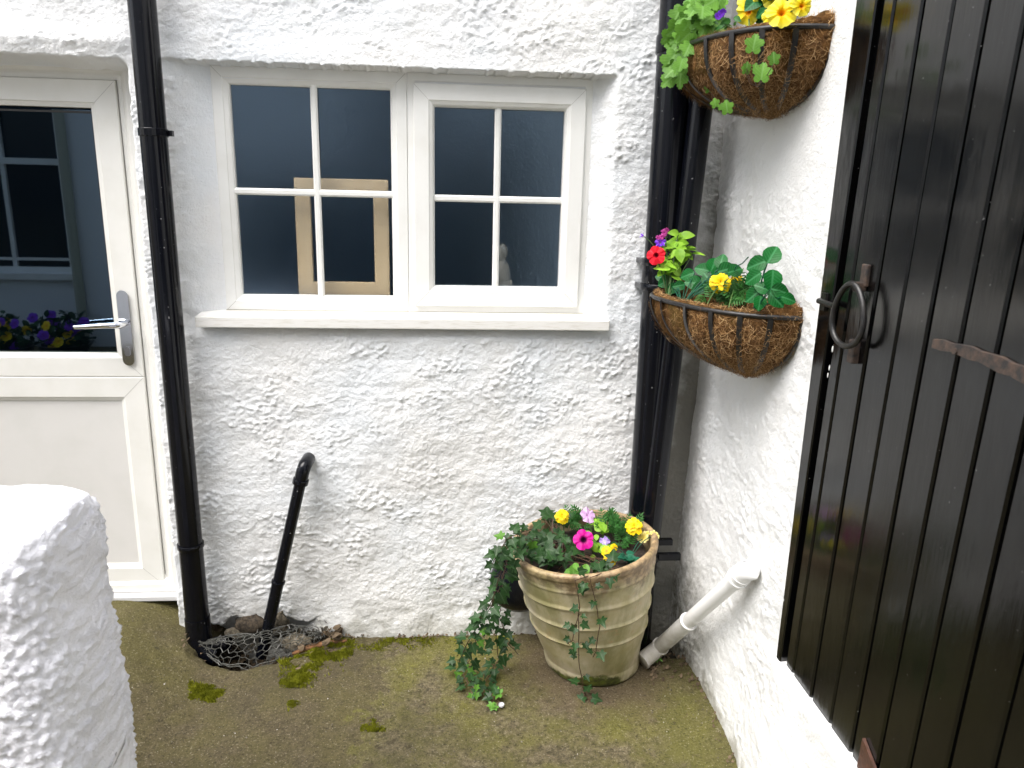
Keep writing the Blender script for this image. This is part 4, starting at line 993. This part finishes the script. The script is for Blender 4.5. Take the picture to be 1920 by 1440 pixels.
# =================================================================== wall baskets
def basket(root, yn, w, dep, n, z, tilt, yaw, H, seed, white_tip=False, e1=2.5, e2=1 / 2.3, uc=.5):
    rr = random.Random(seed)
    def S(a, tau, off=0):      # a 0 near end .. pi far end; tau 0 rim .. 1 bottom
        ca, sa = math.cos(a), math.sin(a)
        u = (1 - math.copysign(abs(ca)**(2 / n), ca)) * w / 2; v = dep * abs(sa)**(2 / n)
        u0 = w * uc; sc_ = max(0, 1 - tau**e1)**e2
        uu = u0 + (u - u0) * (sc_ + off * 2.2); vv = v * (sc_) + off * (.3 + abs(sa))
        y = yn + uu * math.cos(yaw); x = .868 - max(vv, .002) - uu * math.sin(yaw)
        return Vector((x, y, z + tilt * uu - H * tau))
    fr = MB(); NA = 60
    fr.tube([S(PI * k / NA, 0) for k in range(NA + 1)], .0062, 10)
    fr.build('rim', m_black_frame, root)
    nb = 9
    cen = S(PI / 2, .6); cen.x = .85
    for i in range(nb + 1):
        a = PI * i / nb; br = MB(); path = [S(a, math.sin(PI / 2 * k / 16) ** 1.0, .004) for k in range(17)]
        nf = lambda j, path=path: (path[j] - cen)
        if i in (0, nb): br.tube(path, .0052, 8)
        else: br.tube(path, 0, flat=(.013, .004, nf))
        br.build('basket_bar', m_black_frame, root)
    # liner, pillowing between the bars
    L = MB(); NU, NT = 150, 46; vs = []
    for i in range(NU + 1):
        a = PI * i / NU; bulge = abs(math.sin(nb * a))**.7
        for k in range(NT + 1):
            t = k / NT; lip = max(0, (.10 - t)) * .0
            tau = math.sin(PI / 2 * max(0, (t - .04) / .96))
            p = S(a, tau, -.006 + .013 * bulge * math.sin(PI * min(1, t * 1.15 + .08)) )
            d = .004 * nz(a * 9, t * 12, seed, 3); p += (p - cen).normalized() * d
            if k < 3:
                back = max(0, 1 - a / .5)
                p.z += (3 - k) * (.004 + .006 * back + .0016 * nz(a * 12, .5, seed + 3, 3)); p.x += (3 - k) * .004
            vs.append(p)
    L.add(vs, [(i * (NT + 1) + k, (i + 1) * (NT + 1) + k, (i + 1) * (NT + 1) + k + 1, i * (NT + 1) + k + 1) for i in range(NU) for k in range(NT)])
    # flat back of the liner against the wall, standing above the rim
    bx = []; NB = 40
    for i in range(NB + 1):
        uu = w * i / NB; y = yn + uu * math.cos(yaw); x = .864 - uu * math.sin(yaw); zr = z + tilt * uu
        e = (.036 + .012 * nz(uu * 30, .1, seed + 9, 3)) * min(1, (i + .3) / 2) 
        bx += [Vector((x, y, zr - H * .25)), Vector((x - .002, y, zr + e)), Vector((x - .014, y, zr + e * .95)), Vector((x - .018, y, zr - .04))]
    L.add(bx, [(i * 4 + k, i * 4 + k + 1, i * 4 + 5 + k, i * 4 + 4 + k) for i in range(NB) for k in range(3)])
    ln = L.build('coir_liner', m_coir, root)
    F = MB()
    def fibre(p, nrm, L_, w_):
        t = nrm.cross(Vector((rr.uniform(-1, 1), rr.uniform(-1, 1), rr.uniform(-1, 1))))
        if t.length < 1e-4: return
        t.normalize(); b = nrm.cross(t); cu = rr.uniform(-.9, .9); vs = []; m = 5
        lift = rr.uniform(.0005, .0045) * (4 if rr.random() < .05 else 1)
        for k in range(m):
            q = k / (m - 1) - .5; c_ = p + t * q * L_ + b * cu * L_ * (q * q * 1.6 - .2) + nrm * (lift * (1 - 4 * q * q * .8) + .001)
            vs += [c_ - b * w_ / 2, c_ + b * w_ / 2]
        F.add(vs, [(2 * k, 2 * k + 2, 2 * k + 3, 2 * k + 1) for k in range(m - 1)])
    for i in range(9500):
        a = PI * rr.random(); t = rr.random() ** .8; bulge = abs(math.sin(nb * a))**.7
        if bulge < .3 and rr.random() < .75: continue
        tau = math.sin(PI / 2 * t); p = S(a, tau, -.006 + .013 * bulge * math.sin(PI * min(1, t * 1.15 + .08)))
        nrm = (p - cen).normalized(); fibre(p, nrm, rr.uniform(.010, .040), rr.uniform(.0004, .0009))
    for i in range(1500):
        uu = w * rr.random(); y = yn + uu * math.cos(yaw); x = .856 - uu * math.sin(yaw); zr = z + tilt * uu
        fibre(Vector((x, y, zr + rr.uniform(-.01, .032))), Vector((-.7, -.4, rr.uniform(0, .8))).normalized(), rr.uniform(.015, .04), .0009)
    for i in range(900):
        a = PI * rr.random(); p = S(a, 0, -.012); p.z += rr.uniform(-.002, .012); fibre(p, Vector((0, -.3, 1)).normalized(), rr.uniform(.015, .035), .0009)
    F.build('coir_fibres', m_fib, ln)
    s_ = MB(); vs = [Vector((.80, yn + w / 2 * math.cos(yaw), z + tilt * w / 2 - .02))]
    for k in range(41):
        q = S(PI * k / 40, 0, -.012); q.z -= .022; vs.append(q)
    s_.add(vs, [(0, k + 1, k + 2) for k in range(40)] + [(0, 41, 1)]); s_.build('soil', m_soil, root)
    bk = MB(); e0 = S(0, 0); bk.tube([e0 + Vector((-.004, .006, 0)), e0 + Vector((.012, -.012, .0)), e0 + Vector((.014, -.013, 0))], [.006, .0075, .006], 8)
    if white_tip: bk.build('rim_end', M('white paint drips', (.8, .8, .78), .4), root)
    else: bk.build('rim_end', m_black_frame, root)
    return S
GBK = 'coir lined wall baskets'
ub = empty('wall_basket', 'upper coir lined half basket beside the top of the black door', 'flower basket', (.86, -.45, 1.9), GBK)
SU = basket(ub, -.682, .560, .200, 2.5, 1.951, .045, .14, .174, 51, False, 2.3, .50, .42)
lb = empty('wall_basket', 'lower coir lined half basket with white painted rim tip', 'flower basket', (.86, -.45, 1.2), GBK)
SL = basket(lb, -.685, .515, .178, 2.35, 1.288, .008, .30, .180, 52, True, 2.1, .60, .36)

# upper basket plants ------------------------------------------------
GU = 'plants in the upper basket'
g = plant('geranium', 'pale green lobed trailing geranium at the left end of the upper basket', 'geranium', SU(2.2, 0) + Vector((.05, 0, -.02)), GU)
lf_ = MB(); st = MB()
pts = cloud(atY(1305, 40, -.30), (.055, .12, .06), 52) + cloud(atY(1288, 80, -.33), (.035, .08, .05), 22) + cloud(atY(1275, 115, -.36), (.014, .05, .04), 8) + cloud(atY(1335, 15, -.36), (.05, .08, .04), 16)
base_g = SU(2.0, 0) + Vector((.06, 0, -.02))
for p in pts: st.tube(curve(base_g, p, -.015, 5), .001, 4)
scatter_leaves(lf_, GER, pts, .050, .45, .8, .4, .10, .25, dirf=lambda p: Vector((-.5, -.3, -.6)))
lf_.build('foliage', m_ger, g); st.build('stems', m_stem, g)
for (spots, root_, lab) in (([(1411, 92, .045), (1427, 146, .044), (1398, 135, .024), (1452, 116, .028), (1416, 128, .016), (1400, 128, .02)], (1418, 160), 'geranium shoot growing out through the coir of the upper basket'),
                            ([(1330, 170, .028), (1343, 198, .026), (1365, 208, .036), (1352, 204, .02)], (1365, 195), 'small geranium shoot hanging at the bottom left of the upper basket')):
    g = plant('geranium', lab, 'geranium', atY(root_[0], root_[1], -.5), GU); lf_ = MB(); st = MB()
    for (x, y, s_) in spots:
        p = atX(x, y, .672); b_ = atX(root_[0], root_[1], .70); st.tube(curve(b_, p, .01, 6), .0009, 4)
        lf_.leaf(GER, p - Vector((0, 0, s_ * .2)), Vector((R_.uniform(-.4, .4), -.1, 1)) , TOCAM(p) + rv(.25), s_, .1, .2)
    lf_.build('foliage', m_ger, g); st.build('stems', m_bstem, g)
g = plant('primrose', 'yellow primroses with orange throats in the upper basket', 'primrose', SU(1.2, 0) + Vector((.07, 0, -.02)), GU)
for (x, y, X, r, nv, tw_) in ((1403, 22, .745, .0285, (-.5, 0, .1), 0), (1466, 23, .735, .030, (.05, 0, .5), .4), (1445, 30, .74, .020, (-.6, 0, .3), 1), (1404, 4, .77, .026, (0, 0, .6), .2), (1418, -4, .77, .022, (0, 0, .8), .6), (1504, 11, .75, .019, (.4, 0, .2), .3), (1494, 4, .76, .015, (.2, 0, .9), 0), (1452, -6, .78, .026, (0, 0, .4), .3)):
    c = atX(x, y, X); flower_part(g, lambda m: trumpet(m, c, TOCAM(c) + Vector(nv), r * 1.15, 5, .10, .3, .8, .09, tw_, 1.2), p_prim)
lf_ = MB(); scatter_leaves(lf_, ROUNDL, cloud(atX(1450, -2, .79), (.03, .10, .035), 26), .045, .6, .6, .4); lf_.build('foliage', m_dark, g)
st = MB()
for (x, y) in ((1403, 22), (1466, 23), (1504, 11), (1445, 30)): st.tube(curve(SU(1.2, 0) + Vector((.07, 0, -.02)), atX(x, y, .76), -.01, 5), .002, 5)
st.build('stems', m_stem, g)
g = plant('lobelia', 'tiny blue buds between the geranium and the primroses of the upper basket', 'lobelia', atX(1352, 40, .76), GU)
m = MB()
for (x, y, Y) in ((1351, 26, -.42), (1347, 30, -.42), (1355, 22, -.42)):
    c = atY(x, y, Y); petals(m, c, TOCAM(c) + rv(.4), .009, 5, .5, 1.3)
m.build('flower', p_pur, g); st = MB(); st.tube(curve(atX(1356, 60, .78), atY(1351, 28, -.42), 0, 4), .001, 4); scatter_leaves(st, OVAL, cloud(atY(1362, 42, -.42), (.03, .03, .02), 12), .022); st.build('foliage', m_mari, g)

# lower basket plants ------------------------------------------------
GL = 'plants in the lower basket'
Lr = lambda a: SL(a, 0) + Vector((.05, 0, -.015))
g = plant('petunia', 'scarlet petunia with lime green foliage at the left end of the lower basket', 'petunia', Lr(2.4), GL)
c = atY(1230, 479, -.27); flower_part(g, lambda m: trumpet(m, c, TOCAM(c) + Vector((-.25, 0, .05)), .0285, 5, .17, .3, .9, .05, .5), p_red)
st = MB(); st.tube(curve(Lr(2.3), c - TOCAM(c) * .012, -.01), .002, 6)
for (x, y) in ((1262, 462), (1271, 440), (1285, 458), (1298, 478), (1255, 505), (1268, 450)): st.tube(curve(Lr(2.2), atY(x, y, -.22), -.008), .0016, 5)
st.build('stem', m_stem, g)
lf_ = MB(); scatter_leaves(lf_, OVAL, cloud(atY(1268, 468, -.22), (.028, .04, .024), 26) + cloud(atY(1255, 500, -.25), (.025, .03, .028), 20) + cloud(atY(1285, 480, -.22), (.03, .03, .022), 14) + cloud(atY(1272, 450, -.22), (.010, .02, .02), 8), .040, .6, .6, .5, dirf=lambda p: Vector((R_.uniform(-1, 1), -.2, R_.uniform(-.2, .8))), width=1.15)
lf_.build('foliage', m_lime, g)
g = plant('petunia', 'purple and pink flowers just above the scarlet petunia', 'petunia', Lr(2.5), GL)
c = atY(1238, 454, -.24); flower_part(g, lambda m: trumpet(m, c, TOCAM(c) + Vector((-.1, 0, .9)), .017, 5, .3, .3, .9, .15, 0, 1.4), p_pur)
for (x, y, r) in ((1246, 436, .012), (1240, 444, .010), (1233, 446, .008), (1250, 431, .008)):
    c2 = atY(x, y, -.235); flower_part(g, lambda m: trumpet(m, c2, TOCAM(c2) + rv(.8), r, 5, .35, .3, 1.2, .2, 0, 1.3), p_pink)
c3 = atY(1207, 443, -.25); flower_part(g, lambda m: petals(m, c3, Vector((-1, 0, .6)), .012, 5, 1.0, .6), p_pur, 'flower_bud')
st = MB(); st.tube(curve(Lr(2.4), c, -.01), .0018, 5); st.tube(curve(atY(1240, 490, -.24), c3, -.012), .0012, 5); st.tube(curve(Lr(2.4), atY(1248, 440, -.235), -.01), .0016, 5); st.build('stem', m_stem, g)
g = plant('foliage_plant', 'dark green round leaved plant in the middle of the lower basket', 'foliage plant', Lr(1.7), GL)
def leafset(root, L, mat, Y0):
    m = MB(); s_ = MB()
    for (x, y, X, s, ang, tw_) in L:
        p = atX(x, y, X); right = rt; upv = -dn; a = math.radians(ang); d = right * math.cos(a) + upv * math.sin(a)
        n_ = TOCAM(p) + Vector((0, 0, .35)) + right * tw_; d2 = d - n_ * d.dot(n_) / n_.length_squared
        m.leaf(ROUNDL, p - d2.normalized() * s * .45, d2, n_, s, .18, .25, 1.02); s_.tube(curve(Y0, p - d2.normalized() * s * .45, -.01, 5), .0014, 5)
    m.build('foliage', mat, root); s_.build('stem', m_teal, root)
leafset(g, [(1303, 530, .70, .052, 170, .2), (1318, 505, .72, .046, 160, 0), (1338, 497, .74, .050, 70, .2), (1352, 490, .75, .045, 80, -.3), (1362, 505, .75, .052, 15, 0), (1378, 507, .76, .046, 20, .3), (1330, 525, .72, .052, 120, 0), (1312, 540, .70, .046, 200, .1), (1248, 528, .65, .046, 200, 0), (1262, 540, .66, .038, 230, .2), (1290, 515, .69, .044, 190, -.2), (1345, 512, .74, .040, 40, .2), (1275, 535, .67, .036, 190, .4), (1240, 520, .65, .036, 160, 0)], m_dark, Lr(1.7))
g = plant('foliage_plant', 'tall sprig of dark leaves with pale veins near the right end of the lower basket', 'foliage plant', Lr(.7), GL)
leafset(g, [(1420, 495, .775, .054, 190, -.2), (1448, 478, .78, .054, 60, .1), (1449, 523, .775, .054, -95, .3), (1413, 520, .765, .048, 200, -.4), (1415, 552, .755, .048, 215, 0), (1462, 545, .78, .046, -15, .2), (1455, 560, .77, .046, -50, 0), (1432, 540, .77, .042, 150, .3), (1425, 566, .76, .038, -100, .2), (1478, 560, .79, .036, -20, .2)], m_dark, Lr(.8))
st = MB(); st.tube([atX(1372, 522, .76), atX(1380, 500, .76), atX(1392, 494, .76), atX(1403, 482, .765)], .0016, 5); st.build('tendril', m_teal, g)
mari(1351, 530, -.49, .0255, 'large yellow marigold at the front of the lower basket', Lr(1.4), GL, (0, 0, .2), leafpts=cloud(atY(1362, 556, -.46), (.06, .05, .018), 44) + cloud(atY(1385, 545, -.46), (.03, .04, .02), 16))
mari(1383, 523, -.44, .017, 'smaller yellow marigold partly behind leaves in the lower basket', Lr(1.1), GL, (.2, 0, .8), leafpts=cloud(atY(1390, 560, -.48), (.03, .03, .012), 12))

# =================================================================== gully netting, debris, moss, grit
net = MB()
def edge(l, t):
    k = t * (len(l) - 1); i = min(int(k), len(l) - 2); return l[i].lerp(l[i + 1], k - i)
topE = [atZ(366, 1206, .045), atZ(420, 1192, .075), atZ(470, 1186, .085), atZ(515, 1178, .085), atZ(560, 1173, .08), atZ(588, 1180, .06), atZ(605, 1192, .04)]
botE = [atZ(378, 1218, .02), atZ(396, 1238, .012), atZ(425, 1252, .008), atZ(470, 1250, .008), atZ(520, 1238, .010), atZ(560, 1224, .012), atZ(606, 1205, .02)]
def netp(s, t, lay):
    a, b = edge(topE, min(.999, max(0, s))), edge(botE, min(.999, max(0, s)))
    p = a.lerp(b, t); bl_ = math.sin(PI * min(1, max(0, t))); p.z += .030 * bl_ * (1 if lay == 0 else .55); p.y -= .018 * bl_
    q = nz(s * 9 + lay * 5, t * 5, 501 + lay, 2); r = nz(s * 9, t * 5 + lay * 3, 511 + lay, 2)
    return p + Vector((q * .012, r * .010, q * r * .02 + .010 * r))
for lay, (hx, hy) in enumerate(((.062, .175), (.056, .16))):
    NI, NJ = int(1 / hx) + 1, int(1 / (hy * 1.5)) + 2
    def hv(i, j, k):
        # hexagon grid vertex
        cx_ = (i + .5 * (j % 2)) * hx; cy_ = j * hy * .87; a = PI / 3 * k + PI / 6
        return cx_ + hx / math.sqrt(3) * math.cos(a), cy_ + hy / math.sqrt(3) * math.sin(a)
    for j in range(-1, 9):
        for i in range(-1, NI + 1):
            for k in (0, 1, 2):
                s0_, t0_ = hv(i, j, k); s1_, t1_ = hv(i, j, k + 1)
                if not (-.01 <= s0_ <= 1.01 and -.05 <= t0_ <= 1.02 and -.01 <= s1_ <= 1.01 and -.05 <= t1_ <= 1.02): continue
                if R_.random() < .04 or (lay == 1 and (t0_ > .38 + .2 * math.sin(s0_ * 14))): continue
                net.tube([netp(s0_, t0_, lay), netp((s0_ + s1_) / 2, (t0_ + t1_) / 2, lay), netp(s1_, t1_, lay)], .0011 if k != 1 else .0016, 4, cap=False)
for t in (0, .03, 1.0, .96):
    net.tube([netp(k / 40, t, 0) for k in range(41)], .0014, 5)
tag(net.build('wire_netting', m_wire), 'crumpled hexagonal chicken wire laid over the gully hollow', 'wire netting')

def rock(c, r, seed, label, mat):
    m = MB(); n1, n2 = 22, 14; vs = []
    for i in range(n2 + 1):
        th_ = PI * i / n2
        for k in range(n1):
            a = 2 * PI * k / n1; d = Vector((math.sin(th_) * math.cos(a), math.sin(th_) * math.sin(a), math.cos(th_)))
            q = 1 + .28 * nz(d.x * 2 + seed, d.y * 2 + d.z * 2.3, seed, 4); vs.append(Vector(c) + Vector((d.x * r[0], d.y * r[1], d.z * r[2])) * q)
    m.add(vs, [(i * n1 + k, (i + 1) * n1 + k, (i + 1) * n1 + (k + 1) % n1, i * n1 + (k + 1) % n1) for i in range(n2) for k in range(n1)])
    return tag(m.build('stone', mat), label, 'stone')
m_stone = M('brown sandstone', rough=.9, build=rustf((.022, .017, .011), (.10, .075, .05)))
m_stone2 = M('pale mortar', rough=.9, build=rustf((.05, .042, .028), (.19, .16, .115)))
rock(atY(473, 1170, .0), (.062, .03, .035), 3, 'brown broken stone against the foot of the wall left of the waste pipe', m_stone)
rock(atY(522, 1168, .0), (.035, .03, .05), 8, 'pale lump of mortar just right of the thin waste pipe foot', m_stone2)
rock(atZ(555, 1204, .03), (.055, .028, .03), 5, 'pale flat stone under the right end of the netting', m_stone2)
rock(atZ(440, 1188, .03), (.035, .02, .022), 6, 'small grey stone beside the downpipe outlet', m_stone2)
rock(atZ(672, 1192, .004), (.014, .012, .012), 9, 'small dark round pebble at the foot of the white wall', m_stone)
# terracotta edge of the gully
te = MB(); te.tube([atZ(548, 1226, .016), atZ(580, 1214, .018), atZ(612, 1206, .018), atZ(650, 1202, .012)], [.006, .011, .011, .006], 8); 
tag(te.build('broken_tile', M('broken terracotta', rough=.85, build=rustf((.10, .05, .02), (.26, .12, .05)))), 'broken orange clay edge between the netting and the moss', 'tile')
db = MB()
def flake(p, s): 
    n = Vector((R_.uniform(-.7, .7), R_.uniform(-.9, .3), 1)).normalized(); d = n.orthogonal() + rv(.8); db.leaf(OVAL, p, d, n, s, R_.uniform(-.6, .6), R_.uniform(-.9, .9), R_.uniform(.8, 1.8))
for k in range(700):
    x, y = R_.uniform(-.92, -.40), R_.gauss(-.03, .05); 
    if y > .05: y = .02
    flake(Vector((x, y, gz(x, y) + R_.uniform(.0, .045))), R_.uniform(.008, .032))
for k in range(200):
    t = R_.random(); x = -.45 + t * 1.0; y = R_.gauss(-.012, .008); flake(Vector((x, y, gz(x, y) + R_.uniform(.0, .012))), R_.uniform(.004, .013))
for k in range(170):
    a_ = atZ(R_.uniform(1205, 1330), R_.uniform(1165, 1290), 0)
    if a_.x < .66 or a_.x > .86: continue
    flake(Vector((a_.x, a_.y, gz(a_.x, a_.y) + R_.uniform(0, .01))), R_.uniform(.006, .018))
for k in range(130):
    y = R_.uniform(-1.2, -.15); x = .825 + R_.gauss(-.01, .012); flake(Vector((x, y, gz(x, y) + .003)), R_.uniform(.004, .012))
tag(db.build('leaf_litter', m_drymoss), 'brown leaf litter in the gully and along the foot of the walls', 'leaf litter', kind='stuff')
# moss cushions
ms = MB()
def mosspatch(poly, n, h):
    xs = [p[0] for p in poly]; ys = [p[1] for p in poly]; k = 0
    def inside(x, y):
        c = False; j = len(poly) - 1
        for i in range(len(poly)):
            if (poly[i][1] > y) != (poly[j][1] > y) and x < (poly[j][0] - poly[i][0]) * (y - poly[i][1]) / (poly[j][1] - poly[i][1]) + poly[i][0]: c = not c
            j = i
        return c
    while k < n:
        x, y = R_.uniform(min(xs), max(xs)), R_.uniform(min(ys), max(ys))
        if not inside(x + R_.gauss(0, 13), y + R_.gauss(0, 7)): continue
        k += 1; p = atZ(x, y, 0); nn = nz(p.x * 22, p.y * 22, 601, 3)
        if nn < -.38 or R_.random() > .50 + nn * 1.9: continue
        z = gz(p.x, p.y); hh_ = h * (.5 + R_.random()) * (.6 + nn)
        for q in range(2):
            d = Vector((R_.uniform(-.8, .8), R_.uniform(-.8, .8), .9)).normalized(); s_ = d.orthogonal().normalized() * R_.uniform(.0010, .0018)
            b_ = Vector((p.x, p.y, z)) + Vector((R_.uniform(-.003, .003), R_.uniform(-.003, .003), 0)); tp = b_ + d * (hh_ + .003)
            ms.add([b_ - s_, b_ + s_, tp + s_ * .4, tp - s_ * .4], [(0, 1, 2, 3)])
mosspatch([(525, 1238), (560, 1222), (610, 1210), (655, 1203), (662, 1215), (625, 1240), (590, 1258), (570, 1288), (535, 1296), (540, 1262)], 9500, .009)
mosspatch([(355, 1298), (380, 1288), (422, 1288), (418, 1306), (392, 1318), (362, 1312)], 2300, .006)
mosspatch([(676, 1358), (700, 1350), (722, 1356), (715, 1368), (690, 1374)], 1300, .004)
mosspatch([(540, 1322), (562, 1318), (560, 1334), (542, 1338)], 350, .004)
mosspatch([(650, 1198), (760, 1192), (880, 1188), (900, 1196), (760, 1212), (690, 1222)], 2600, .003)
tag(ms.build('moss', m_moss), 'bright green moss cushions growing on the concrete', 'moss', kind='stuff')
# grit
gr = MB()
for k in range(2600):
    p = atZ(R_.uniform(235, 1500), R_.uniform(1150, 1470), 0)
    if p.x > .83 or p.y > -.01: continue
    s = R_.choice((.0012, .0016, .002, .003)) * R_.uniform(.7, 1.3); z = gz(p.x, p.y)
    a = [Vector((p.x + s * math.cos(q) * R_.uniform(.7, 1.2), p.y + s * math.sin(q) * R_.uniform(.7, 1.2), z - .001)) for q in (0, 1.4, 2.6, 4.1, 5.2)]
    gr.add(a + [Vector((p.x, p.y, z + s * .8))], [(i, (i + 1) % 5, 5) for i in range(5)])
tag(gr.build('grit', M('pale grit', rough=.85, build=lambda nt, b: nt.links.new(ramp(nt, N(nt, 'NewGeometry').outputs['Random Per Island'], [(0, (.05, .04, .03)), (.6, (.10, .085, .06)), (.93, (.20, .18, .14)), (1, (.5, .48, .45))]), b.inputs['Base Color'])), None, False), 'loose grit and small stones scattered over the concrete', 'grit', kind='stuff')
# small weeds near the waste pipe, white plastic scrap
for (x, y, n, lab) in ((1232, 1222, 7, 'small green weed sprouting right beneath the white waste pipe'), (1225, 1246, 8, 'tiny green weed on the concrete beside the pot foot')):
    p0 = atZ(x, y, .01); g = plant('weed', lab, 'weed', p0, 'weeds by the gully'); lf_ = MB(); st = MB(); pts = cloud(p0 + Vector((0, 0, .02)), (.022, .018, .012), n)
    scatter_leaves(lf_, IVY, pts, .020, .6, .6, .3)
    for p in pts: st.tube([p0, p], .0007, 4)
    lf_.build('foliage', m_ger, g); st.build('stem', m_stem, g)
pc = MB(); c = atZ(940, 1322, .006); pc.leaf(ROUNDL, c - Vector((0, .008, 0)), (0, 1, .1), (0, 0, 1), .020, .1, .2, 1.1)
pc.add([Vector((c.x + .009 * math.cos(a), c.y + .009 * math.sin(a), z_)) for z_ in (.004, .010) for a in [2 * PI * k / 12 for k in range(12)]], [(k, (k + 1) % 12, 12 + (k + 1) % 12, 12 + k) for k in range(12)])
tag(pc.build('plastic_scrap', M('clear white plastic', (.7, .7, .72), .3)), 'small white plastic scrap at the tip of the trailing ivy', 'litter')
# pots of flowers in front of the house opposite (they show in the door glass)
for i, (x, y, lab) in enumerate(((120, 625, 'dark pot of purple and yellow flowers nearest the drainpipe across the yard'), (10, 630, 'dark pot of yellow flowers under the window across the yard'))):
    b_ = refl(x, y, YO + .5); g = empty('flower_pot', lab, 'plant pot', (b_.x, b_.y, 0), 'flower pots across the yard')
    m = MB(); vs, fs, uvs = lathe_pts([(0, .0), (.17, .0), (.22, b_.z - .12), (.24, b_.z - .10), (.21, b_.z - .10), (.20, b_.z - .14), (0, b_.z - .14)], 28, lambda X, Y, Z: Vector((b_.x + X, b_.y + Y, Z))); m.add(vs, fs, uvs); m.build('pot_body', m_black, g)
    lf_ = MB(); scatter_leaves(lf_, OVAL, cloud((b_.x, b_.y, b_.z + .02), (.30, .22, .20), 200), .09, .6, .0, .6); lf_.build('foliage', m_ivy, g)
    for (mat, k) in ((p_yel, 9), (p_pur, 11 if i == 0 else 3)):
        for p in cloud((b_.x, b_.y + .12, b_.z + .06), (.28, .16, .18), k):
            m = MB(); trumpet(m, p, (R_.uniform(-.4, .4), 1, .5), .05); m.build('flower', mat, g)
# tangle of dead stalks at the right end of the netting and along the gully
tg = MB()
for k in range(90):
    x = R_.choice((R_.uniform(-.56, -.44), R_.uniform(-.80, -.44))); y = R_.uniform(-.06, -.005); z = gz(x, y)
    p = Vector((x, y, max(z, -.03) + R_.uniform(0, .02))); q = p + Vector((R_.uniform(-.05, .05), R_.uniform(-.02, .02), R_.uniform(.0, .075) * (1 if x > -.58 else .5)))
    tg.tube(curve(p, q, -R_.uniform(-.01, .02), 5), R_.uniform(.0008, .0022), 4)
for k in range(160):
    x = R_.uniform(-.58, -.44); y = R_.uniform(-.06, -.005)
    tg.leaf(OVAL, Vector((x, y, max(gz(x, y), -.02) + R_.uniform(0, .06))), rv(1) + Vector((0, 0, .3)), rv(1) + Vector((0, 0, .2)), R_.uniform(.008, .026), R_.uniform(-.5, .5), R_.uniform(-.8, .8), 1.2)
tag(tg.build('dead_stalks', M('dark dead stalks', rough=.9, build=rustf((.014, .011, .007), (.07, .055, .032)))), 'dark tangle of dead stalks and leaves at the right end of the netting', 'dead plants', kind='stuff')
# sparse dead scraps on the concrete
sc_ = MB()
for k in range(110):
    p = atZ(R_.uniform(240, 1400), R_.uniform(1200, 1440), 0)
    if p.x > .80 or p.y > -.03: continue
    n = Vector((R_.uniform(-.3, .3), R_.uniform(-.3, .3), 1)); sc_.leaf(R_.choice((OVAL, LANCE)), (p.x, p.y, gz(p.x, p.y) + .0015), rv(1), n, R_.uniform(.003, .010), R_.uniform(-.4, .4), R_.uniform(-.6, .3))
for k in range(26):
    p = atZ(R_.uniform(400, 1350), R_.uniform(1230, 1440), 0)
    if p.x > .80: continue
    q = p + Vector((R_.uniform(-.03, .03), R_.uniform(-.02, .02), 0)); p.z = gz(p.x, p.y) + .003; q.z = gz(q.x, q.y) + .003; sc_.tube(curve(p, q, -.001, 5, rv(.004)), .0006, 3)
tag(sc_.build('plant_scraps', m_drymoss), 'tiny dry plant scraps scattered over the open concrete', 'plant scraps', kind='stuff')
# white paint drips on the edge post, nail heads on the boards, a few pale cobweb specks
for (x, y, r) in ((1561, 655, .0045), (1555, 690, .004), (1552, 704, .0035)):
    c = atX(x, y, GX_ - .0065); m = MB(); vs, fs, uvs = lathe_pts([(0, -1.6), (.7, -1.1), (1, 0), (.8, 1.1), (0, 1.9)], 10, lambda X, Y, Z: Vector((c.x + X * r * .3, c.y + Y * r * .6, c.z + Z * r))); m.add(vs, fs, uvs)
    m.build('paint_drip', M('white paint drip', (.8, .8, .78), .4), gd)
